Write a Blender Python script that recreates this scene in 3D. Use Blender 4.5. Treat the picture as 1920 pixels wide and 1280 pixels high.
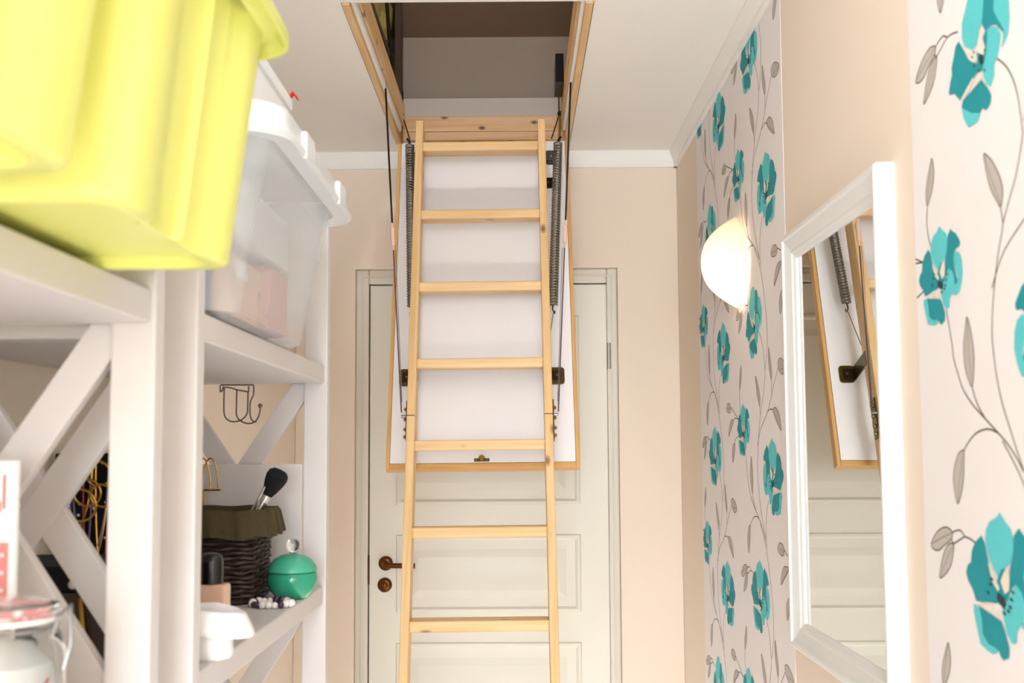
import bpy, bmesh, math, random
from mathutils import Vector, Matrix

for o in list(bpy.data.objects):
    bpy.data.objects.remove(o, do_unlink=True)
SC = bpy.context.scene
COL = SC.collection
random.seed(7)

# ------------------------------------------------------------------ camera
cam_d = bpy.data.cameras.new('camera'); cam = bpy.data.objects.new('camera', cam_d); COL.objects.link(cam)
F_PX, PITCH, YAW, ROLL = 2000.0, math.radians(4.147), math.radians(0.257), math.radians(0.3)
cam_d.sensor_width = 36.0; cam_d.lens = 36.0 * F_PX / 1920.0
cam_d.shift_y = 58.0 / 1920.0
cam_d.clip_start = 0.02
fw = Vector((-math.sin(YAW) * math.cos(PITCH), math.cos(YAW) * math.cos(PITCH), math.sin(PITCH)))
rt = fw.cross(Vector((0, 0, 1))).normalized(); up = rt.cross(fw)
R_ = rt * math.cos(-ROLL) + up * math.sin(-ROLL); U_ = -rt * math.sin(-ROLL) + up * math.cos(-ROLL)
M = Matrix((R_, U_, -fw)).transposed().to_4x4(); M.translation = Vector((0, 0, 1.4))
cam.matrix_world = M
cam_d.dof.use_dof = True; cam_d.dof.focus_distance = 2.9; cam_d.dof.aperture_fstop = 6.3
SC.camera = cam

# ------------------------------------------------------------------ world, lights, exposure
W = bpy.data.worlds.new('world'); SC.world = W; W.use_nodes = True
bg = W.node_tree.nodes['Background']; bg.inputs[0].default_value = (0.80, 0.90, 1.0, 1); bg.inputs[1].default_value = 1.0
SC.view_settings.view_transform = 'Standard'; SC.view_settings.look = 'None'
SC.view_settings.gamma = 1.0; SC.view_settings.use_curve_mapping = False
SC.view_settings.exposure = 0.12

def area(name, loc, rot, sx, sy, power, color):
    d = bpy.data.lights.new(name, 'AREA'); d.shape = 'RECTANGLE'; d.size = sx; d.size_y = sy
    d.energy = power; d.color = color
    o = bpy.data.objects.new(name, d); o.location = loc; o.rotation_euler = rot; COL.objects.link(o)
    return o
# added fill light at the unseen, made-up window behind the camera
area('added_window_light', (-0.10, -3.06, 1.55), (math.radians(90), 0, 0), 1.05, 1.45, 106.0, (0.82, 0.92, 1.0))
# added low sunlight through that window; its floor bounce brightens the far end
sd = bpy.data.lights.new('bounce_sun', 'SUN'); sd.energy = 15.0; sd.angle = math.radians(0.6); sd.color = (0.95, 0.97, 1.0)
bounce_sun = bpy.data.objects.new('bounce_sun', sd); bounce_sun.rotation_euler = (math.radians(90 - 17.0), 0, 0); COL.objects.link(bounce_sun)

# ------------------------------------------------------------------ materials
MATS = {}
def lin(c):
    c = c / 255.0
    return c / 12.92 if c <= 0.04045 else ((c + 0.055) / 1.055) ** 2.4
def L3(rgb): return (lin(rgb[0]), lin(rgb[1]), lin(rgb[2]), 1)
def mat(name, rgb, rough=0.5, metal=0.0, var=0.0, scale=8.0, bump=0.0, bscale=60.0, **kw):
    m = bpy.data.materials.new(name); m.use_nodes = True; nt = m.node_tree; b = nt.nodes['Principled BSDF']
    b.inputs['Base Color'].default_value = L3(rgb); b.inputs['Roughness'].default_value = rough; b.inputs['Metallic'].default_value = metal
    for k, v in kw.items(): b.inputs[k.replace('_', ' ')].default_value = v
    tc = nt.nodes.new('ShaderNodeTexCoord')
    if var:
        n = nt.nodes.new('ShaderNodeTexNoise'); n.inputs['Scale'].default_value = scale; n.inputs['Detail'].default_value = 3
        nt.links.new(tc.outputs['Object'], n.inputs['Vector'])
        r = nt.nodes.new('ShaderNodeMapRange'); r.inputs[3].default_value = 1 - var; r.inputs[4].default_value = 1 + var * 0.3
        nt.links.new(n.outputs[0], r.inputs[0])
        mx = nt.nodes.new('ShaderNodeVectorMath'); mx.operation = 'SCALE'
        mx.inputs[0].default_value = L3(rgb)[:3]; nt.links.new(r.outputs[0], mx.inputs['Scale'])
        nt.links.new(mx.outputs[0], b.inputs['Base Color'])
    if bump:
        n2 = nt.nodes.new('ShaderNodeTexNoise'); n2.inputs['Scale'].default_value = bscale; n2.inputs['Detail'].default_value = 4
        nt.links.new(tc.outputs['Object'], n2.inputs['Vector'])
        bp = nt.nodes.new('ShaderNodeBump'); bp.inputs['Strength'].default_value = bump; bp.inputs['Distance'].default_value = 0.002
        nt.links.new(n2.outputs[0], bp.inputs['Height']); nt.links.new(bp.outputs[0], b.inputs['Normal'])
    MATS[name] = m
    return m
def wood(name, light, dark, axis, knots=True, rough=0.45, knot_scale=9.0):
    m = bpy.data.materials.new(name); m.use_nodes = True; nt = m.node_tree; b = nt.nodes['Principled BSDF']
    b.inputs['Roughness'].default_value = rough
    tc = nt.nodes.new('ShaderNodeTexCoord'); mp = nt.nodes.new('ShaderNodeMapping')
    sc = [55.0, 55.0, 55.0]; sc[axis] = 2.6
    oi = nt.nodes.new('ShaderNodeObjectInfo'); ad = nt.nodes.new('ShaderNodeVectorMath'); ad.operation = 'MULTIPLY_ADD'
    ad.inputs[1].default_value = (7.3, 5.1, 6.7); nt.links.new(oi.outputs['Random'], ad.inputs[0]); nt.links.new(tc.outputs['Object'], ad.inputs[2])
    mp.inputs['Scale'].default_value = sc; nt.links.new(ad.outputs[0], mp.inputs['Vector'])
    n = nt.nodes.new('ShaderNodeTexNoise'); n.inputs['Scale'].default_value = 1.0; n.inputs['Detail'].default_value = 5; n.inputs['Distortion'].default_value = 0.6
    nt.links.new(mp.outputs[0], n.inputs['Vector'])
    cr = nt.nodes.new('ShaderNodeValToRGB'); cr.color_ramp.elements[0].position = 0.32; cr.color_ramp.elements[1].position = 0.62
    cr.color_ramp.elements[0].color = L3(dark); cr.color_ramp.elements[1].color = L3(light)
    nt.links.new(n.outputs[0], cr.inputs[0])
    out = cr.outputs[0]
    if knots:
        mp2 = nt.nodes.new('ShaderNodeMapping'); s2 = [knot_scale * 1.5] * 3; s2[axis] = knot_scale * 0.8
        mp2.inputs['Scale'].default_value = s2; nt.links.new(ad.outputs[0], mp2.inputs['Vector'])
        v = nt.nodes.new('ShaderNodeTexVoronoi'); v.inputs['Scale'].default_value = 1.0; v.inputs['Randomness'].default_value = 1.0
        nt.links.new(mp2.outputs[0], v.inputs['Vector'])
        mr = nt.nodes.new('ShaderNodeMapRange'); mr.inputs[1].default_value = 0.04; mr.inputs[2].default_value = 0.15 if knot_scale < 12 else 0.20; mr.inputs[3].default_value = 0.85 if knot_scale < 12 else 1.0; mr.inputs[4].default_value = 0.0
        nt.links.new(v.outputs['Distance'], mr.inputs[0])
        mx = nt.nodes.new('ShaderNodeMixRGB'); mx.inputs[2].default_value = L3((112, 64, 28) if knot_scale < 12 else (60, 32, 18))
        nt.links.new(mr.outputs[0], mx.inputs[0]); nt.links.new(out, mx.inputs[1]); out = mx.outputs[0]
    nt.links.new(out, b.inputs['Base Color'])
    MATS[name] = m
    return m
def veil(name, rgb, opac, rough=0.15):
    # milky see-through plastic: part of the light passes, the rest meets a glossy white surface
    m = bpy.data.materials.new(name); m.use_nodes = True; nt = m.node_tree; b = nt.nodes['Principled BSDF']
    b.inputs['Base Color'].default_value = L3(rgb); b.inputs['Roughness'].default_value = rough; b.inputs['Alpha'].default_value = opac
    MATS[name] = m
    return m
def emis(name, rgb, strength):
    m = bpy.data.materials.new(name); m.use_nodes = True; nt = m.node_tree; b = nt.nodes['Principled BSDF']
    b.inputs['Base Color'].default_value = L3((245, 240, 228)); b.inputs['Roughness'].default_value = 0.35
    b.inputs['Emission Color'].default_value = L3(rgb); b.inputs['Emission Strength'].default_value = strength
    MATS[name] = m
    return m

mat('wall_beige', (240, 224, 206), 0.85, bump=0.08, bscale=180)
mat('ceiling_white', (248, 243, 237), 0.9, bump=0.05, bscale=150)
mat('cornice_white', (246, 243, 238), 0.7)
mat('door_white', (233, 228, 214), 0.42)
mat('frame_white', (228, 220, 205), 0.5)
mat('paper_cream', (241, 235, 235), 0.8, bump=0.05, bscale=300)
mat('floor_pale', (243, 240, 238), 0.5, var=0.25, scale=6)  # unseen floor whitened to bounce light up to ceiling and walls
mat('shelf_white', (219, 212, 209), 0.5, var=0.04, scale=14)
wood('pine_x', (236, 200, 146), (222, 178, 118), 0); wood('pine_y', (236, 200, 146), (216, 168, 106), 1); wood('pine_z', (236, 200, 146), (222, 178, 118), 2)
wood('pine_edge', (226, 176, 108), (206, 150, 82), 2, knots=False); wood('pine_edge_x', (226, 176, 108), (206, 150, 82), 0, knots=False)
wood('pine_board', (222, 184, 142), (202, 160, 114), 0, knot_scale=15.0)
mat('hatch_white', (246, 242, 243), 0.55)
mat('black_steel', (22, 19, 18), 0.35, 0.4)
mat('spring_steel', (128, 120, 106), 0.4, 0.6)
mat('zinc_gold', (150, 120, 62), 0.35, 0.9)
mat('olive_zinc', (92, 78, 40), 0.32, 0.9)
mat('grey_steel', (150, 150, 150), 0.35, 0.9)
mat('purple_rod', (98, 72, 84), 0.4, 0.3)
mat('pink_plastic', (232, 196, 176), 0.5)
mat('bronze', (98, 56, 26), 0.3, 0.85)
mat('bronze_dark', (54, 36, 20), 0.4, 0.7)
mat('satin_grey', (170, 166, 158), 0.4, 0.6)
mat('mirror_silver', (236, 238, 236), 0.0, 1.0)
mat('mirror_frame', (232, 231, 229), 0.4)
mat('teal_light', (92, 206, 212), 0.75, var=0.10, scale=60); mat('teal_dark', (0, 148, 160), 0.75, var=0.14, scale=50)
mat('petal_cream', (236, 224, 208), 0.8); mat('ink_dark', (16, 58, 66), 0.8)
mat('leaf_grey', (196, 188, 180), 0.8, var=0.08, scale=90); mat('stem_grey', (82, 70, 65), 0.8)
mat('attic_grey', (160, 148, 140), 0.8, var=0.06, scale=3); mat('attic_board', (190, 182, 178), 0.7)
mat('attic_brown', (104, 84, 70), 0.8, var=0.15, scale=4); mat('attic_dark_wood', (74, 58, 44), 0.8, var=0.2, scale=12)
mat('foil_gold', (206, 190, 110), 0.35, 0.45, bump=0.5, bscale=22)
mat('lime', (230, 231, 124), 0.34)
veil('clear_wall', (240, 244, 246), 0.31); veil('clear_lid', (246, 248, 249), 0.72, 0.3)
mat('cloth_orange', (240, 176, 140), 0.9, bump=0.4, bscale=25); mat('cloth_pink', (226, 150, 146), 0.9, bump=0.4, bscale=30)
mat('cloth_blue', (116, 150, 200), 0.9, bump=0.4, bscale=30); mat('cloth_white', (244, 242, 240), 0.9, bump=0.3, bscale=30)
mat('card_white', (244, 242, 240), 0.6); mat('red_print', (206, 60, 58), 0.6); mat('red_soft', (226, 140, 136), 0.7)
mat('wicker', (52, 34, 28), 0.5, var=0.3, scale=60); mat('olive_cloth', (74, 62, 34), 0.9, var=0.2, scale=30, bump=0.5, bscale=300)
mat('bristle', (8, 6, 7), 0.95, bump=0.6, bscale=400); mat('silver', (205, 203, 200), 0.25, 0.9)
mat('teal_glaze', (46, 158, 124), 0.18); mat('teal_glaze_lid', (72, 176, 142), 0.3, bump=0.4, bscale=70)
mat('clear_glass', (250, 252, 252), 0.02, 0.0, **{'Transmission_Weight': 1.0, 'IOR': 1.45})
mat('bead_white', (240, 232, 228), 0.2); mat('bead_purple', (64, 42, 64), 0.2)
mat('nude_polish', (226, 186, 160), 0.25); mat('gloss_black', (14, 13, 14), 0.25)
mat('porcelain', (248, 247, 246), 0.25)
mat('black_velvet', (10, 9, 10), 0.95); mat('gold', (196, 158, 78), 0.25, 1.0); mat('red_bead', (170, 30, 50), 0.3); mat('lilac', (128, 104, 140), 0.6)
mat('brown_box', (60, 42, 30), 0.6); mat('thin_wire', (118, 100, 92), 0.4, 0.5)
mat('tissue_pink', (238, 200, 210), 0.8)
mat('added_window_frame', (245, 245, 243), 0.5)
emis('added_globe_glow', (232, 243, 255), 112.0); emis('bulb_glass', (255, 226, 180), 12.0); emis('attic_fill_glow', (255, 240, 224), 20.0)  # first and last glow inside lamps added out of view
m = bpy.data.materials.new('sconce_glass'); m.use_nodes = True; nt = m.node_tree; b = nt.nodes['Principled BSDF']
b.inputs['Base Color'].default_value = L3((250, 240, 220)); b.inputs['Roughness'].default_value = 0.25
tr = nt.nodes.new('ShaderNodeBsdfTranslucent'); tr.inputs[0].default_value = L3((255, 244, 222)); mx = nt.nodes.new('ShaderNodeMixShader'); mx.inputs[0].default_value = 0.45
nt.links.new(b.outputs[0], mx.inputs[1]); nt.links.new(tr.outputs[0], mx.inputs[2]); nt.links.new(mx.outputs[0], nt.nodes['Material Output'].inputs[0]); MATS['sconce_glass'] = m

# ------------------------------------------------------------------ mesh helpers
class MB:
    def __init__(s): s.v = []; s.f = []; s.m = []; s.sm = []
    def add(s, vs, fs, mi=0, smooth=False):
        n = len(s.v); s.v += [tuple(p) for p in vs]
        for f in fs: s.f.append([i + n for i in f]); s.m.append(mi); s.sm.append(smooth)
    def box(s, x0, x1, y0, y1, z0, z1, mi=0):
        s.add([(x0,y0,z0),(x1,y0,z0),(x1,y1,z0),(x0,y1,z0),(x0,y0,z1),(x1,y0,z1),(x1,y1,z1),(x0,y1,z1)],
              [(0,3,2,1),(4,5,6,7),(0,1,5,4),(1,2,6,5),(2,3,7,6),(3,0,4,7)], mi)
    def tube(s, pts, r, n=8, mi=0, closed=False, caps=True):
        pts = [Vector(p) for p in pts]; N = len(pts)
        rs = r if isinstance(r, (list, tuple)) else [r] * N
        vs = []; prev = None
        for i, p in enumerate(pts):
            a = pts[(i - 1) % N] if (closed or i > 0) else p
            b = pts[(i + 1) % N] if (closed or i < N - 1) else p
            t = (b - a).normalized()
            if prev is None:
                q = Vector((0, 0, 1)) if abs(t.z) < 0.9 else Vector((1, 0, 0)); u = t.cross(q).normalized()
            else: u = (prev - t * prev.dot(t)).normalized()
            prev = u; w = t.cross(u)
            for k in range(n):
                an = 2 * math.pi * k / n; vs.append(p + (u * math.cos(an) + w * math.sin(an)) * rs[i])
        fs = []
        for i in range(N if closed else N - 1):
            j = (i + 1) % N
            for k in range(n): fs.append((i*n+k, i*n+(k+1) % n, j*n+(k+1) % n, j*n+k))
        if caps and not closed: fs += [tuple(range(n))[::-1], tuple((N-1)*n+k for k in range(n))]
        s.add(vs, fs, mi, True)
    def lathe(s, prof, c, n=32, mi=0, axis=None):
        # prof: (radius, height) along the axis direction (default +Z) from point c
        c = Vector(c); ax = Vector(axis).normalized() if axis else Vector((0, 0, 1))
        q = Vector((1, 0, 0)) if abs(ax.x) < 0.9 else Vector((0, 1, 0)); u = ax.cross(q).normalized(); w = ax.cross(u)
        vs = []; fs = []
        for r, h in prof:
            for k in range(n):
                an = 2 * math.pi * k / n; vs.append(c + ax * h + (u * math.cos(an) + w * math.sin(an)) * max(r, 1e-5))
        for i in range(len(prof) - 1):
            for k in range(n): fs.append((i*n+k, i*n+(k+1) % n, (i+1)*n+(k+1) % n, (i+1)*n+k))
        s.add(vs, fs, mi, True)
    def prism(s, poly, f0, f1, mi=0):
        # poly: 2-D outline, f0/f1 map (a, b) to the two 3-D faces
        n = len(poly); vs = [f0(*p) for p in poly] + [f1(*p) for p in poly]
        s.add(vs, [tuple(range(n))[::-1], tuple(range(n, 2*n))] + [(i, (i+1) % n, (i+1) % n + n, i + n) for i in range(n)], mi)
    def loft(s, rings, mi=0, cap0=True, cap1=True, smooth=True):
        n = len(rings[0]); vs = [p for r in rings for p in r]; fs = []
        for i in range(len(rings) - 1):
            for k in range(n): fs.append((i*n+k, i*n+(k+1) % n, (i+1)*n+(k+1) % n, (i+1)*n+k))
        if cap0: fs.append(tuple(range(n))[::-1])
        if cap1: fs.append(tuple((len(rings)-1)*n+k for k in range(n)))
        s.add(vs, fs, mi, smooth)
    def sphere(s, c, r, n=12, mi=0, sz=1.0):
        s.lathe([(r*math.sin(math.pi*i/n), -r*sz*math.cos(math.pi*i/n)) for i in range(n+1)], c, n*2, mi)
    def mesh(s, name, mats, bevel=0.0, seg=2, autos=False):
        me = bpy.data.meshes.new(name); me.from_pydata(s.v, [], s.f)
        for mm in mats: me.materials.append(MATS[mm])
        for i, p in enumerate(me.polygons): p.material_index = s.m[i]; p.use_smooth = s.sm[i]
        bm = bmesh.new(); bm.from_mesh(me); bmesh.ops.recalc_face_normals(bm, faces=bm.faces)
        if bevel:
            es = [e for e in bm.edges if len(e.link_faces) == 2 and e.calc_face_angle(0) > 0.5]
            bmesh.ops.bevel(bm, geom=es, offset=bevel, segments=seg, affect='EDGES', profile=0.6, clamp_overlap=True)
        bm.to_mesh(me); bm.free(); me.update()
        return me
def link(name, me, parent=None):
    o = bpy.data.objects.new(name, me); COL.objects.link(o)
    if parent is not None: o.parent = parent
    return o
def build(mb, name, mats, parent=None, bevel=0.0, seg=2):
    if isinstance(mats, str): mats = [mats]
    me = mb.mesh(name, mats, bevel, seg); o = link(name, me, parent)
    if any(mb.sm):
        me.set_sharp_from_angle(angle=math.radians(45))
    if parent is not None:
        o.matrix_parent_inverse = parent_world(parent).inverted()
    return o
def parent_world(p):
    m = Matrix.LocRotScale(p.location, p.rotation_euler, p.scale)
    return (parent_world(p.parent) @ p.matrix_parent_inverse @ m) if p.parent else m
def box(name, b, m, parent=None, bevel=0.0, seg=2):
    mb = MB(); mb.box(*b); return build(mb, name, m, parent, bevel, seg)
def thing(name, label, cat, loc, group=None):
    o = bpy.data.objects.new(name, None); COL.objects.link(o); o.location = loc; o.empty_display_size = 0.05
    o['label'] = label; o['category'] = cat
    if group: o['group'] = group
    return o
def tag(o, label, cat, group=None):
    o['label'] = label; o['category'] = cat
    if group: o['group'] = group
    return o
def struct(o, label=None, cat=None):
    o['kind'] = 'structure'
    if label: o['label'] = label; o['category'] = cat
    return o
def catmull(pts, n=5, closed=False):
    P = [Vector(p) for p in pts]; N = len(P); out = []
    for i in range(N if closed else N - 1):
        if closed: a, b, c, d = P[(i-1) % N], P[i], P[(i+1) % N], P[(i+2) % N]
        else: a, b, c, d = P[max(i-1, 0)], P[i], P[i+1], P[min(i+2, N-1)]
        for k in range(n):
            t = k / n
            out.append(0.5 * ((2*b) + (c - a)*t + (2*a - 5*b + 4*c - d)*t*t + (3*b - a - 3*c + d)*t**3))
    if not closed: out.append(P[-1])
    return out
def rrect(x0, x1, y0, y1, r, z, n=5):
    pts = []
    for cx, cy, a0 in ((x1-r, y1-r, 0), (x0+r, y1-r, 90), (x0+r, y0+r, 180), (x1-r, y0+r, 270)):
        for k in range(n + 1):
            a = math.radians(a0 + 90*k/n); pts.append((cx + r*math.cos(a), cy + r*math.sin(a), z))
    return pts

# traced repeat of the poppy print, metres on the paper (y, z)
STEMS=[[[0.2599,1.6694],[0.2393,1.6528],[0.2241,1.633],[0.2144,1.6108],[0.2097,1.589],[0.2064,1.5709],[0.2073,1.5603],[0.2153,1.5425],[0.2269,1.5207],[0.2418,1.5025],[0.2611,1.4767],[0.2635,1.4692],[0.2762,1.4444],[0.2853,1.4201],[0.2938,1.3923],[0.2989,1.3669],[0.3001,1.3443],[0.3001,1.3439],[0.2959,1.3176],[0.2891,1.2915],[0.2789,1.2671],[0.2639,1.2415],[0.2522,1.2213],[0.2407,1.2029],[0.2345,1.1924]],[[0.2658,1.4961],[0.2638,1.4869],[0.2618,1.4768]],[[0.4812,1.5476],[0.4855,1.5268],[0.4823,1.5072],[0.4751,1.4907]],[[0.3647,1.743],[0.3814,1.7473],[0.3987,1.7488]],[[0.431,1.4008],[0.4241,1.3784],[0.4155,1.3507],[0.4126,1.3342],[0.4016,1.314],[0.3867,1.2922],[0.3601,1.2721],[0.3306,1.256],[0.2955,1.2374],[0.2722,1.2244],[0.2531,1.2105],[0.2345,1.1924]],[[0.3602,1.2941],[0.3517,1.2784],[0.3394,1.2646],[0.3287,1.256]],[[0.2938,1.2365],[0.3133,1.2409],[0.3318,1.2412],[0.3553,1.2367],[0.376,1.2268],[0.3911,1.2166]],[[0.084,2.2129],[0.1349,2.1704],[0.1883,2.1224],[0.2603,2.0848],[0.296,2.0466]],[[0.1883,2.1224],[0.1552,2.1268],[0.124,2.1197]],[[0.149,2.1904],[0.1488,2.1598]],[[0.2838,1.8675],[0.2344,1.8175],[0.1977,1.7474],[0.1787,1.6816],[0.1806,1.6268],[0.2022,1.5775]],[[0.199,1.2837],[0.2249,1.2439],[0.229,1.2008],[0.224,1.1756]],[[0.6104,2.1522],[0.5712,2.1385],[0.4981,2.1115]],[[0.5042,2.114],[0.5512,2.1177],[0.5742,2.1081]],[[0.5018,2.0743],[0.5457,2.0633],[0.565,2.0458]],[[0.3987,1.7496],[0.4116,1.7557],[0.4349,1.7509],[0.4382,1.7409],[0.4324,1.7377],[0.4173,1.7422],[0.3987,1.7488]]]
LEAVES=[[[0.3038,1.5698],[0.2829,1.5549],[0.2652,1.5322],[0.2585,1.5161],[0.2606,1.5038],[0.2658,1.4961],[0.2761,1.5075],[0.2892,1.5237],[0.297,1.5405],[0.3013,1.555]],[[0.4606,1.6074],[0.4557,1.593],[0.4557,1.5818],[0.4612,1.5682],[0.4709,1.5556],[0.4812,1.5476],[0.485,1.5608],[0.4811,1.577],[0.4725,1.5918],[0.467,1.5998]],[[0.4349,1.7509],[0.4486,1.7562],[0.4656,1.7551],[0.4886,1.7463],[0.5079,1.7299],[0.4957,1.7236],[0.478,1.7251],[0.4602,1.7339],[0.4404,1.7417]],[[0.4324,1.7368],[0.4349,1.7247],[0.4433,1.709],[0.4585,1.6973],[0.4813,1.6878],[0.4776,1.7019],[0.4661,1.7209],[0.4505,1.7342]],[[0.3676,1.3816],[0.3583,1.3634],[0.3523,1.3408],[0.3518,1.3239],[0.3554,1.3039],[0.3602,1.2941],[0.3695,1.3031],[0.3782,1.3192],[0.3808,1.3366],[0.3795,1.352],[0.3741,1.3669]],[[0.3911,1.2166],[0.406,1.2131],[0.4177,1.2008],[0.4255,1.1849],[0.4247,1.1692],[0.4158,1.1486],[0.4042,1.1613],[0.3956,1.1788],[0.3919,1.1977],[0.3909,1.2097]],[[0.077,2.2067],[0.0859,2.2248],[0.0596,2.2307],[0.024,2.2168],[0.015,2.2044],[0.0451,2.1953]],[[0.1393,2.1245],[0.1153,2.1283],[0.0859,2.1134],[0.0729,2.0909],[0.0712,2.0775],[0.1104,2.0986],[0.1323,2.1148]],[[0.1663,2.2648],[0.1526,2.2375],[0.141,2.2067],[0.1475,2.1899],[0.1633,2.2106],[0.1719,2.2406]],[[0.6551,2.1473],[0.6375,2.1586],[0.61,2.1566],[0.5976,2.1434],[0.6123,2.1337],[0.6443,2.1376]],[[0.5628,2.1118],[0.5937,2.0929],[0.6325,2.0708],[0.6257,2.0919],[0.6008,2.1127]],[[0.5534,2.0519],[0.5603,2.0271],[0.5848,2.0037],[0.5911,2.0296],[0.5734,2.05]]]
FLOWER_B=[["l",[[-0.0021,0.0775],[-0.0129,0.0698],[-0.0236,0.0639],[-0.0266,0.057],[-0.0264,0.0444],[-0.0187,0.0332],[-0.0094,0.0295],[-0.0023,0.027],[0.0052,0.0192],[0.0139,0.0262],[0.0204,0.0329],[0.0259,0.0413],[0.0293,0.0513],[0.0266,0.0602],[0.0188,0.068],[0.0043,0.0724]]],["d",[[-0.0384,0.0663],[-0.0453,0.0613],[-0.0536,0.0578],[-0.0602,0.0512],[-0.0664,0.0447],[-0.0646,0.0389],[-0.054,0.0383],[-0.0472,0.0334],[-0.0443,0.025],[-0.0459,0.0176],[-0.0511,0.0044],[-0.0568,-0.0036],[-0.0499,-0.0095],[-0.0453,-0.0141],[-0.0444,0.0002],[-0.0367,0.0121],[-0.0284,0.0171],[-0.0214,0.0129],[-0.0163,0.0155],[-0.0184,0.0297],[-0.0264,0.0444],[-0.028,0.0585]]],["l",[[-0.0537,0.0348],[-0.0639,0.0303],[-0.0693,0.0205],[-0.071,0.0063],[-0.067,-0.0069],[-0.0598,-0.018],[-0.049,-0.0208],[-0.0363,-0.0181],[-0.0436,-0.0086],[-0.0546,-0.005],[-0.056,0.0018],[-0.0498,0.0134],[-0.0455,0.023],[-0.0483,0.0314]]],["l",[[-0.0284,0.0174],[-0.0389,0.0117],[-0.0458,0.0017],[-0.0436,-0.0086],[-0.0342,-0.0178],[-0.0279,-0.024],[-0.0262,-0.0336],[-0.0173,-0.0351],[-0.0089,-0.0286],[-0.0031,-0.0169],[0.0002,-0.0018],[-0.0114,0.0],[-0.0211,0.0093]]],["d",[[0.0368,0.0537],[0.0301,0.0477],[0.0262,0.0376],[0.0189,0.0233],[0.0104,0.0127],[0.0042,0.0043],[0.0002,-0.0018],[0.0119,-0.0046],[0.0261,-0.0052],[0.0382,-0.0072],[0.0529,-0.0079],[0.0595,0.0016],[0.0689,0.0088],[0.0733,0.0162],[0.0686,0.0241],[0.0613,0.0267],[0.0588,0.0378],[0.0506,0.0468]]],["l",[[0.0582,-0.0119],[0.0176,-0.0161],[0.0111,-0.0479],[0.0207,-0.0514],[0.0324,-0.05],[0.0465,-0.0465],[0.0527,-0.0334],[0.0589,-0.0194]]],["d",[[0.0469,-0.012],[0.0016,-0.0189],[-0.0046,-0.0262],[-0.0124,-0.0399],[-0.0107,-0.0487],[0.0,-0.0529],[0.0053,-0.0504],[0.0086,-0.0464],[0.0163,-0.0445],[0.0294,-0.0438],[0.0408,-0.0368],[0.0421,-0.0235]]],["d",[[-0.0023,0.027],[-0.0094,0.0295],[-0.0172,0.0154],[-0.0214,0.0129],[-0.0114,0.0],[0.0042,0.0043],[0.0095,0.0125],[0.0052,0.0192]]],["w",[[0.0248,0.0318],[0.0164,0.0248],[0.0024,0.0095],[0.0063,0.0069],[0.0173,0.0147]]],["w",[[-0.0141,0.0313],[-0.0178,0.0225],[-0.0158,0.0102],[-0.0074,0.0061],[-0.0001,0.0165],[-0.0067,0.0245]]],["w",[[0.0448,-0.01],[0.0189,-0.0045],[0.016,-0.0086],[0.0221,-0.0142],[0.034,-0.0138]]],["w",[[0.0151,-0.0146],[0.0047,-0.0117],[0.0024,-0.017],[0.0084,-0.0176]]],["k",[[0.0054,0.0064],[-0.0071,0.0029],[-0.0102,-0.0025],[-0.0062,-0.0073],[0.004,-0.004],[0.0091,0.0014]]],["k",[[-0.0194,0.0105],[-0.0235,0.0116],[-0.0273,0.0092],[-0.0232,0.0081]]],["k",[[-0.0166,0.0037],[-0.0207,0.0049],[-0.0245,0.0025],[-0.0204,0.0013]]],["k",[[0.0213,0.0172],[0.017,0.0184],[0.013,0.0159],[0.0173,0.0147]]],["k",[[0.0296,0.0037],[0.0252,0.0049],[0.0212,0.0024],[0.0255,0.0012]]],["k",[[-0.0138,-0.003],[-0.0179,-0.0019],[-0.0217,-0.0043],[-0.0176,-0.0054]]],["k",[[0.0241,0.0121],[0.0198,0.0133],[0.0157,0.0108],[0.0201,0.0096]]],["k",[[-0.0103,-0.007],[-0.0144,-0.0059],[-0.0183,-0.0082],[-0.0141,-0.0094]]],["k",[[-0.0018,-0.0103],[-0.006,-0.0091],[-0.0099,-0.0115],[-0.0057,-0.0127]]]]
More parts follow.
